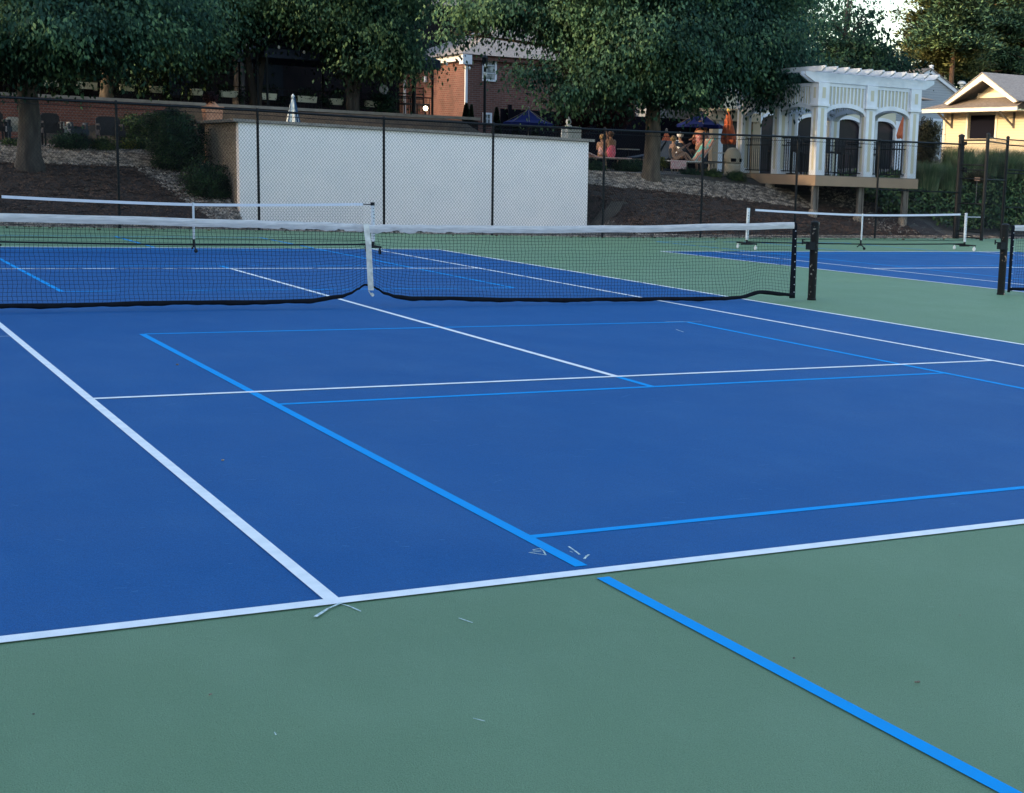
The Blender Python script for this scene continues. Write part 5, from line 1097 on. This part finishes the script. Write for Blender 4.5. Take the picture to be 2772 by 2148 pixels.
# ornamental grasses
def grasses(label, u, vb_, y, h, r, n=900):
    g = at(u, vb_, y); z = tz(g.x, y); z = min(z, g.z); e = empty('ornamental_grass', (g.x, y, z), label, 'grass clump', 'tall ornamental grasses above the ivy')
    n = int(n); an = RNG.random(n) * 6.283; rr = np.sqrt(RNG.random(n)) * r * .7
    base = np.stack([g.x + rr * np.cos(an), y + rr * np.sin(an), np.full(n, z)], 1); hh = h * RNG.uniform(.6, 1.05, n)
    lean = RNG.uniform(.1, .45, n) * hh; an2 = an + RNG.normal(size=n) * .7
    V = np.empty((n, 6, 3)); w_ = .012
    sx, sy = -np.sin(an2) * w_, np.cos(an2) * w_
    for k, (t, q) in enumerate(((0, 0), (.6, .35), (1, 1))):
        c = base + np.stack([np.cos(an2) * lean * q, np.sin(an2) * lean * q, hh * t], 1); wk = (1, .8, .1)[k]
        V[:, 2 * k] = c + np.stack([sx * wk, sy * wk, 0 * sx], 1); V[:, 2 * k + 1] = c - np.stack([sx * wk, sy * wk, 0 * sx], 1)
    V -= np.array([g.x, y, z])
    me = bpy.data.meshes.new('blades'); fs = []
    for i in range(n): o = i * 6; fs += [(o, o + 1, o + 3, o + 2), (o + 2, o + 3, o + 5, o + 4)]
    me.from_pydata(V.reshape(-1, 3).tolist(), [], fs); a_ = me.attributes.new('tint', 'FLOAT', 'FACE'); a_.data.foreach_set('value', np.repeat(RNG.random(n), 2).astype(np.float32)); b_ = me.attributes.new('clump_normal', 'FLOAT_VECTOR', 'FACE'); b_.data.foreach_set('vector', np.repeat(np.stack([np.cos(an) * .5, np.sin(an) * .5 - .3, np.full(n, .8)], 1), 2, axis=0).astype(np.float32).reshape(-1)); me.materials.append(M_grass)
    o = bpy.data.objects.new('blades', me); COL.objects.link(o); o.parent = e
for u, vb_, y, h, r, lb in ((2510, 498, 24.6, 1.2, .5, 'at the pergola corner'), (2560, 500, 25, 1.1, .55, 'left of the gate post'), (2610, 492, 27, 1.0, .6, 'right of the thick gate post, in front of the hut'), (2665, 492, 27.5, 1.05, .6, 'behind the middle gate post'), (2720, 495, 27.5, 1.05, .6, 'behind the right gate post'), (2775, 495, 27.5, 1.1, .6, 'at the right edge of the picture'), (2590, 470, 30.5, 1.1, .8, 'further back below the yellow hut'), (2690, 465, 30.5, 1.1, .8, 'further back right, below the hut wall'), (2765, 462, 31, 1.1, .8, 'further back at the right edge'), (2830, 480, 28, 1.1, .7, 'just outside the right edge')):
    grasses('tall green ornamental grass ' + lb, u, vb_, y, h, r, 1300)
# ivy bank
n = 26000; xx = RNG.uniform(24.6, 38, n); yy = np.array([feny(x) for x in xx]) + RNG.uniform(1.3, 7.2, n)
keep = ~((xx < 26.5) & (yy - xx * 0 < 21.9)); xx, yy = xx[keep], yy[keep]
zz = np.array([tz(a, b) for a, b in zip(xx, yy)]) + .12 + .1 * np.sin(xx * 4.1) * np.sin(yy * 3.7) + RNG.uniform(0, .1, len(xx))
o = leafmesh('ivy', np.stack([xx, yy, zz], 1), RNG.normal(size=(len(xx), 3)) + np.array([0, -.5, .3]), .10, M_ivy, wide=.9); tag(o, 'dark green ivy covering the bank at the right', 'ground cover', kind='stuff')
stp = empty('sign_stake', at(2645, 500, 23.5), 'thin stake with small reddish sign among the ivy', 'sign')
a, b = at(2645, 490, 23.5), at(2640, 560, 23.5); mb = MB(); mb.tube([a, (a.x, a.y, tz(a.x, a.y))], .012, 5); mb.build('stake', M_post, stp); mb = MB(); mb.box(a.x - .12, a.x + .12, a.y - .01, a.y + .01, a.z, a.z + .12); mb.build('plate', M_terra, stp)
bush('low_shrub', 'low red-tinged shrub behind the gate', at(2645, 478, 25), (.35, .3, .16), 200, .06, M_bush)

# ------------------------------------------------------------------ trees
def L(u, v, y, ru, ry, rv):
    c = at(u, v, y); px = FX / (c - CAMP).length; return (c.x, c.y, c.z, ru / px, ry, rv / px)
K = 34
# maple 1 (far left)
b = at(80, 440, 24.0); b.z = tz(b.x, 24) 
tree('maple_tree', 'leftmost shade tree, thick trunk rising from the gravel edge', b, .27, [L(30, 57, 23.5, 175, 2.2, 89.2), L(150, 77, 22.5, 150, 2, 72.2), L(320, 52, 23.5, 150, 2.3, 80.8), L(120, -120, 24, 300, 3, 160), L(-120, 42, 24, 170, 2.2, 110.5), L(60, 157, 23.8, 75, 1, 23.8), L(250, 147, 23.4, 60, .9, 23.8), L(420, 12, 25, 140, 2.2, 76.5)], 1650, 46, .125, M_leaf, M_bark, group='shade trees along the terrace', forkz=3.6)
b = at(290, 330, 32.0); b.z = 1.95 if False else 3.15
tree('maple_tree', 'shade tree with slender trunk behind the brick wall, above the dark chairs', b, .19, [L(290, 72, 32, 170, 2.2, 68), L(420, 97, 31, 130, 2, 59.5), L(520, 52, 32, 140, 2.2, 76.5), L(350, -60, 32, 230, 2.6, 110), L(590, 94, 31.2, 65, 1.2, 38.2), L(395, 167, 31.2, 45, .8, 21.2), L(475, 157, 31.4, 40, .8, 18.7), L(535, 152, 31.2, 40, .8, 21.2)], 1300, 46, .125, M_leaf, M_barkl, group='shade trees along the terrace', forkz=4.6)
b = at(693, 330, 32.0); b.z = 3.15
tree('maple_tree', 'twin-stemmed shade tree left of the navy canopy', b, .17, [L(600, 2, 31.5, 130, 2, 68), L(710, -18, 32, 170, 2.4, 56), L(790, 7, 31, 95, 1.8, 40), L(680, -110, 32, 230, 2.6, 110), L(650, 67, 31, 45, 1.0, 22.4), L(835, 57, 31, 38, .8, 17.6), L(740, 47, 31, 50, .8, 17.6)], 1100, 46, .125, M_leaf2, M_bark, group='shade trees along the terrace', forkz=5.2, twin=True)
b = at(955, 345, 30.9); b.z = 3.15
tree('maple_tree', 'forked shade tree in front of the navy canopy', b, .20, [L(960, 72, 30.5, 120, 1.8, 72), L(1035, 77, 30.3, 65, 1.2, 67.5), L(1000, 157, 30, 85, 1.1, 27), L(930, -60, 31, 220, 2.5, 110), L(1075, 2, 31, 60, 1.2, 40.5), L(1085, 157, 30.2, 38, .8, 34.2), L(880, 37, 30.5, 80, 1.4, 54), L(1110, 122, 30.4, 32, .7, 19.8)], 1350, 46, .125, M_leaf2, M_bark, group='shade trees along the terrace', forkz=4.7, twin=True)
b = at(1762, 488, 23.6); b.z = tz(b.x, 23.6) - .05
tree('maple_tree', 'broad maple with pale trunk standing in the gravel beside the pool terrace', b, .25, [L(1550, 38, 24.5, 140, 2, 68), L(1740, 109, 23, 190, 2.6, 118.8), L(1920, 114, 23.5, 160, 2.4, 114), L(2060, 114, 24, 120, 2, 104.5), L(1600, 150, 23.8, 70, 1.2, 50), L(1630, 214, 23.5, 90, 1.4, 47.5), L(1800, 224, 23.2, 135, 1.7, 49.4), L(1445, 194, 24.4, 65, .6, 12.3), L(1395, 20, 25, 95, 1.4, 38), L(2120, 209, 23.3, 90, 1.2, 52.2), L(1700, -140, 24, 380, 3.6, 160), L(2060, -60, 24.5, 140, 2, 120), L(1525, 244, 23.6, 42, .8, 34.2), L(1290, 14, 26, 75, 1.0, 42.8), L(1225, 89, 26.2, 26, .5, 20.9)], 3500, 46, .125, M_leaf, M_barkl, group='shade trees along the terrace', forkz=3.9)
# dark filler trees behind the roofs
def back(label, u, v, y, ru, rv, n, m=M_leafd, nm='background_tree', ls=.2, k=14, extra=(), bark=M_bark, shell=.35, droop=.5):
    c = at(u, v, y); b = Vector((c.x, y, tz(c.x, y))); lo = [L(u, v, y, ru, ru / 75 * .8, rv), L(u - ru * .5, v + rv * .35, y, ru * .6, 2.0, rv * .55), L(u + ru * .5, v + rv * .3, y - 1, ru * .6, 2.0, rv * .55), L(u + ru * .15, v - rv * .5, y, ru * .6, 2.0, rv * .5)] + [L(*q) for q in extra]
    tree(nm, label, b, .22, lo, n, k, ls, m, bark, group='trees behind the buildings', forkz=max(4.5, c.z - 2), sig=.4, shell=shell, droop=droop)
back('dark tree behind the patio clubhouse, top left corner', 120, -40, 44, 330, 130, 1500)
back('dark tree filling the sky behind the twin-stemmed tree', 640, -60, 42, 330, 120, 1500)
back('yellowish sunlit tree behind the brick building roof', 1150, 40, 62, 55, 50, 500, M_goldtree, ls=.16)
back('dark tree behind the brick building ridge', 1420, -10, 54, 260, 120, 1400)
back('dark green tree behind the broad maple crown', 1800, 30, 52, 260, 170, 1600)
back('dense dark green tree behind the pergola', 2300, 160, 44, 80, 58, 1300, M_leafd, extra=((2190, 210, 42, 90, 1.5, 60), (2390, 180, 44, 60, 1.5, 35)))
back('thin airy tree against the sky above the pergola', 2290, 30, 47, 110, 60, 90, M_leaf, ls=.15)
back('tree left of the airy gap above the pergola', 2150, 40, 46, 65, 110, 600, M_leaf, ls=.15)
# pines
def pine(label, u, y, vtop, vbase, hwpx, m, n, tr_=.22, seed=0):
    c = at(u, vbase, y); z0 = tz(c.x, y); zt = at(u, vtop, y).z; px = FX / (c - CAMP).length; t = empty('pine_tree', (c.x, y, z0), label, 'tree', 'pines behind the yellow hut')
    mb = MB(); mb.tube([(c.x, y, z0 - .2), (c.x + .1, y, (z0 + zt) / 2), (c.x, y, zt)], [tr_, tr_ * .75, .04], 10)
    zb_ = at(u, vbase, y).z; P_, D_ = [], []; r0 = hwpx / px; z = zb_; rnd_ = random.Random(seed)
    while z < zt - .3:
        f_ = (z - zb_) / (zt - zb_); rr = r0 * (1 - f_ ** 1.6) * rnd_.uniform(.65, 1.1)
        for _ in range(5):
            a_ = rnd_.random() * 6.283; q0 = Vector((c.x, y, z + rnd_.uniform(-.2, .2))); q1 = q0 + Vector((math.cos(a_) * rr, math.sin(a_) * rr, rnd_.uniform(-.25, .35) * rr * .5)); mid = q0.lerp(q1, .5) + Vector((0, 0, .12 * rr))
            mb.tube([q0, mid, q1], [.05, .035, .01], 5)
            nk = int(n * rr / r0 * .02 * 8)
            for k_ in range(max(5, int(rr * 7))):
                tt = rnd_.uniform(.35, 1.05); cc = (q0.lerp(mid, tt * 2) if tt < .5 else mid.lerp(q1, tt * 2 - 1)) + Vector((rnd_.gauss(0, .28), rnd_.gauss(0, .28), rnd_.gauss(.05, .12)))
                kk = 30; pp = RNG.normal(size=(kk, 3)) * np.array([.26, .26, .10]) + np.array(cc); dd = pp - np.array(cc) + np.array([0, 0, .12]); P_.append(pp); D_.append(dd + RNG.normal(size=(kk, 3)) * .06)
        z += rnd_.uniform(.22, .42)
    mb.build('trunk', M_pbark, t, True); leafmesh('crown', np.concatenate(P_), np.concatenate(D_), .24, m, t, wide=.35)
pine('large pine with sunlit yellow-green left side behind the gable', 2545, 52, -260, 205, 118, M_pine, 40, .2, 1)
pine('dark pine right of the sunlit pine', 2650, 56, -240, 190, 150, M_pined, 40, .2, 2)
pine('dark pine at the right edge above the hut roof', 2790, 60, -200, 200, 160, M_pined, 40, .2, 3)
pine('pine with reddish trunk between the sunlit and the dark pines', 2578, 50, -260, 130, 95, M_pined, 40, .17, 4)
back('dark tree filling behind the pines', 2660, 40, 64, 190, 110, 900, M_leafd)
back('low dark tree behind the yellow hut roof', 2700, 190, 58, 140, 50, 900, M_leafd, extra=((2560, 200, 56, 60, 1.5, 40),))
# tree line beyond everything, closing the view at both sides
for i, (x, y, s) in enumerate(((-40, 70, 9), (-24, 74, 8), (-8, 72, 8), (60, 74, 8), (74, 62, 8), (66, 44, 7), (62, 28, 7), (64, 10, 7))):
    tree('background_tree', ('tall dark tree far to the left behind the clubhouse', 'tall dark tree behind the left clubhouse roof', 'tall dark tree behind the clubhouse middle', 'far dark tree right of the pines', 'far tree outside the right edge behind the hut', 'tree to the right of the hut', 'tree beyond the second court', 'tree at the far right side of the courts')[i], (x, y, 2.5), .35, [(x, y, 2.5 + s * .9, s * .55, s * .5, s * .65), (x + 2, y - 1, 2.5 + s * .6, s * .5, s * .5, s * .4), (x - 2, y, 2.5 + s * .5, s * .5, s * .5, s * .4)], 700, 12, .42, M_leafd, M_bark, sig=.6, group='trees behind the buildings')
# unseen big trees, added left of the courts to keep the evening sun off them
for i, (y, h) in enumerate(((-36, 19), (-27, 20), (-18, 20), (-9, 20), (0, 20), (9, 20), (16.5, 17), (23.5, 12.2))):
    x = -31 + (i % 2) * 1.5
    nm = ('eighth', 'seventh', 'sixth', 'fifth', 'fourth', 'third', 'second', 'lower')[i]
    tree('sun_blocker_tree', 'unseen dense tree added left of the courts to shade them, %s from the clubhouse end' % nm, (x, y, 0), .4, [(x, y, h * .55, 4.6, 5.6, h * .44), (x, y + 1, h * .3, 4.4, 5.4, h * .25), (x + 1, y - 2, h * .75, 3.6, 4.5, h * .22)], 1300, 12, .6, M_leafd, M_bark, sig=.7, group='unseen trees added to shade the courts')
for o in bpy.data.objects:
    if '_local' in o: del o['_local']
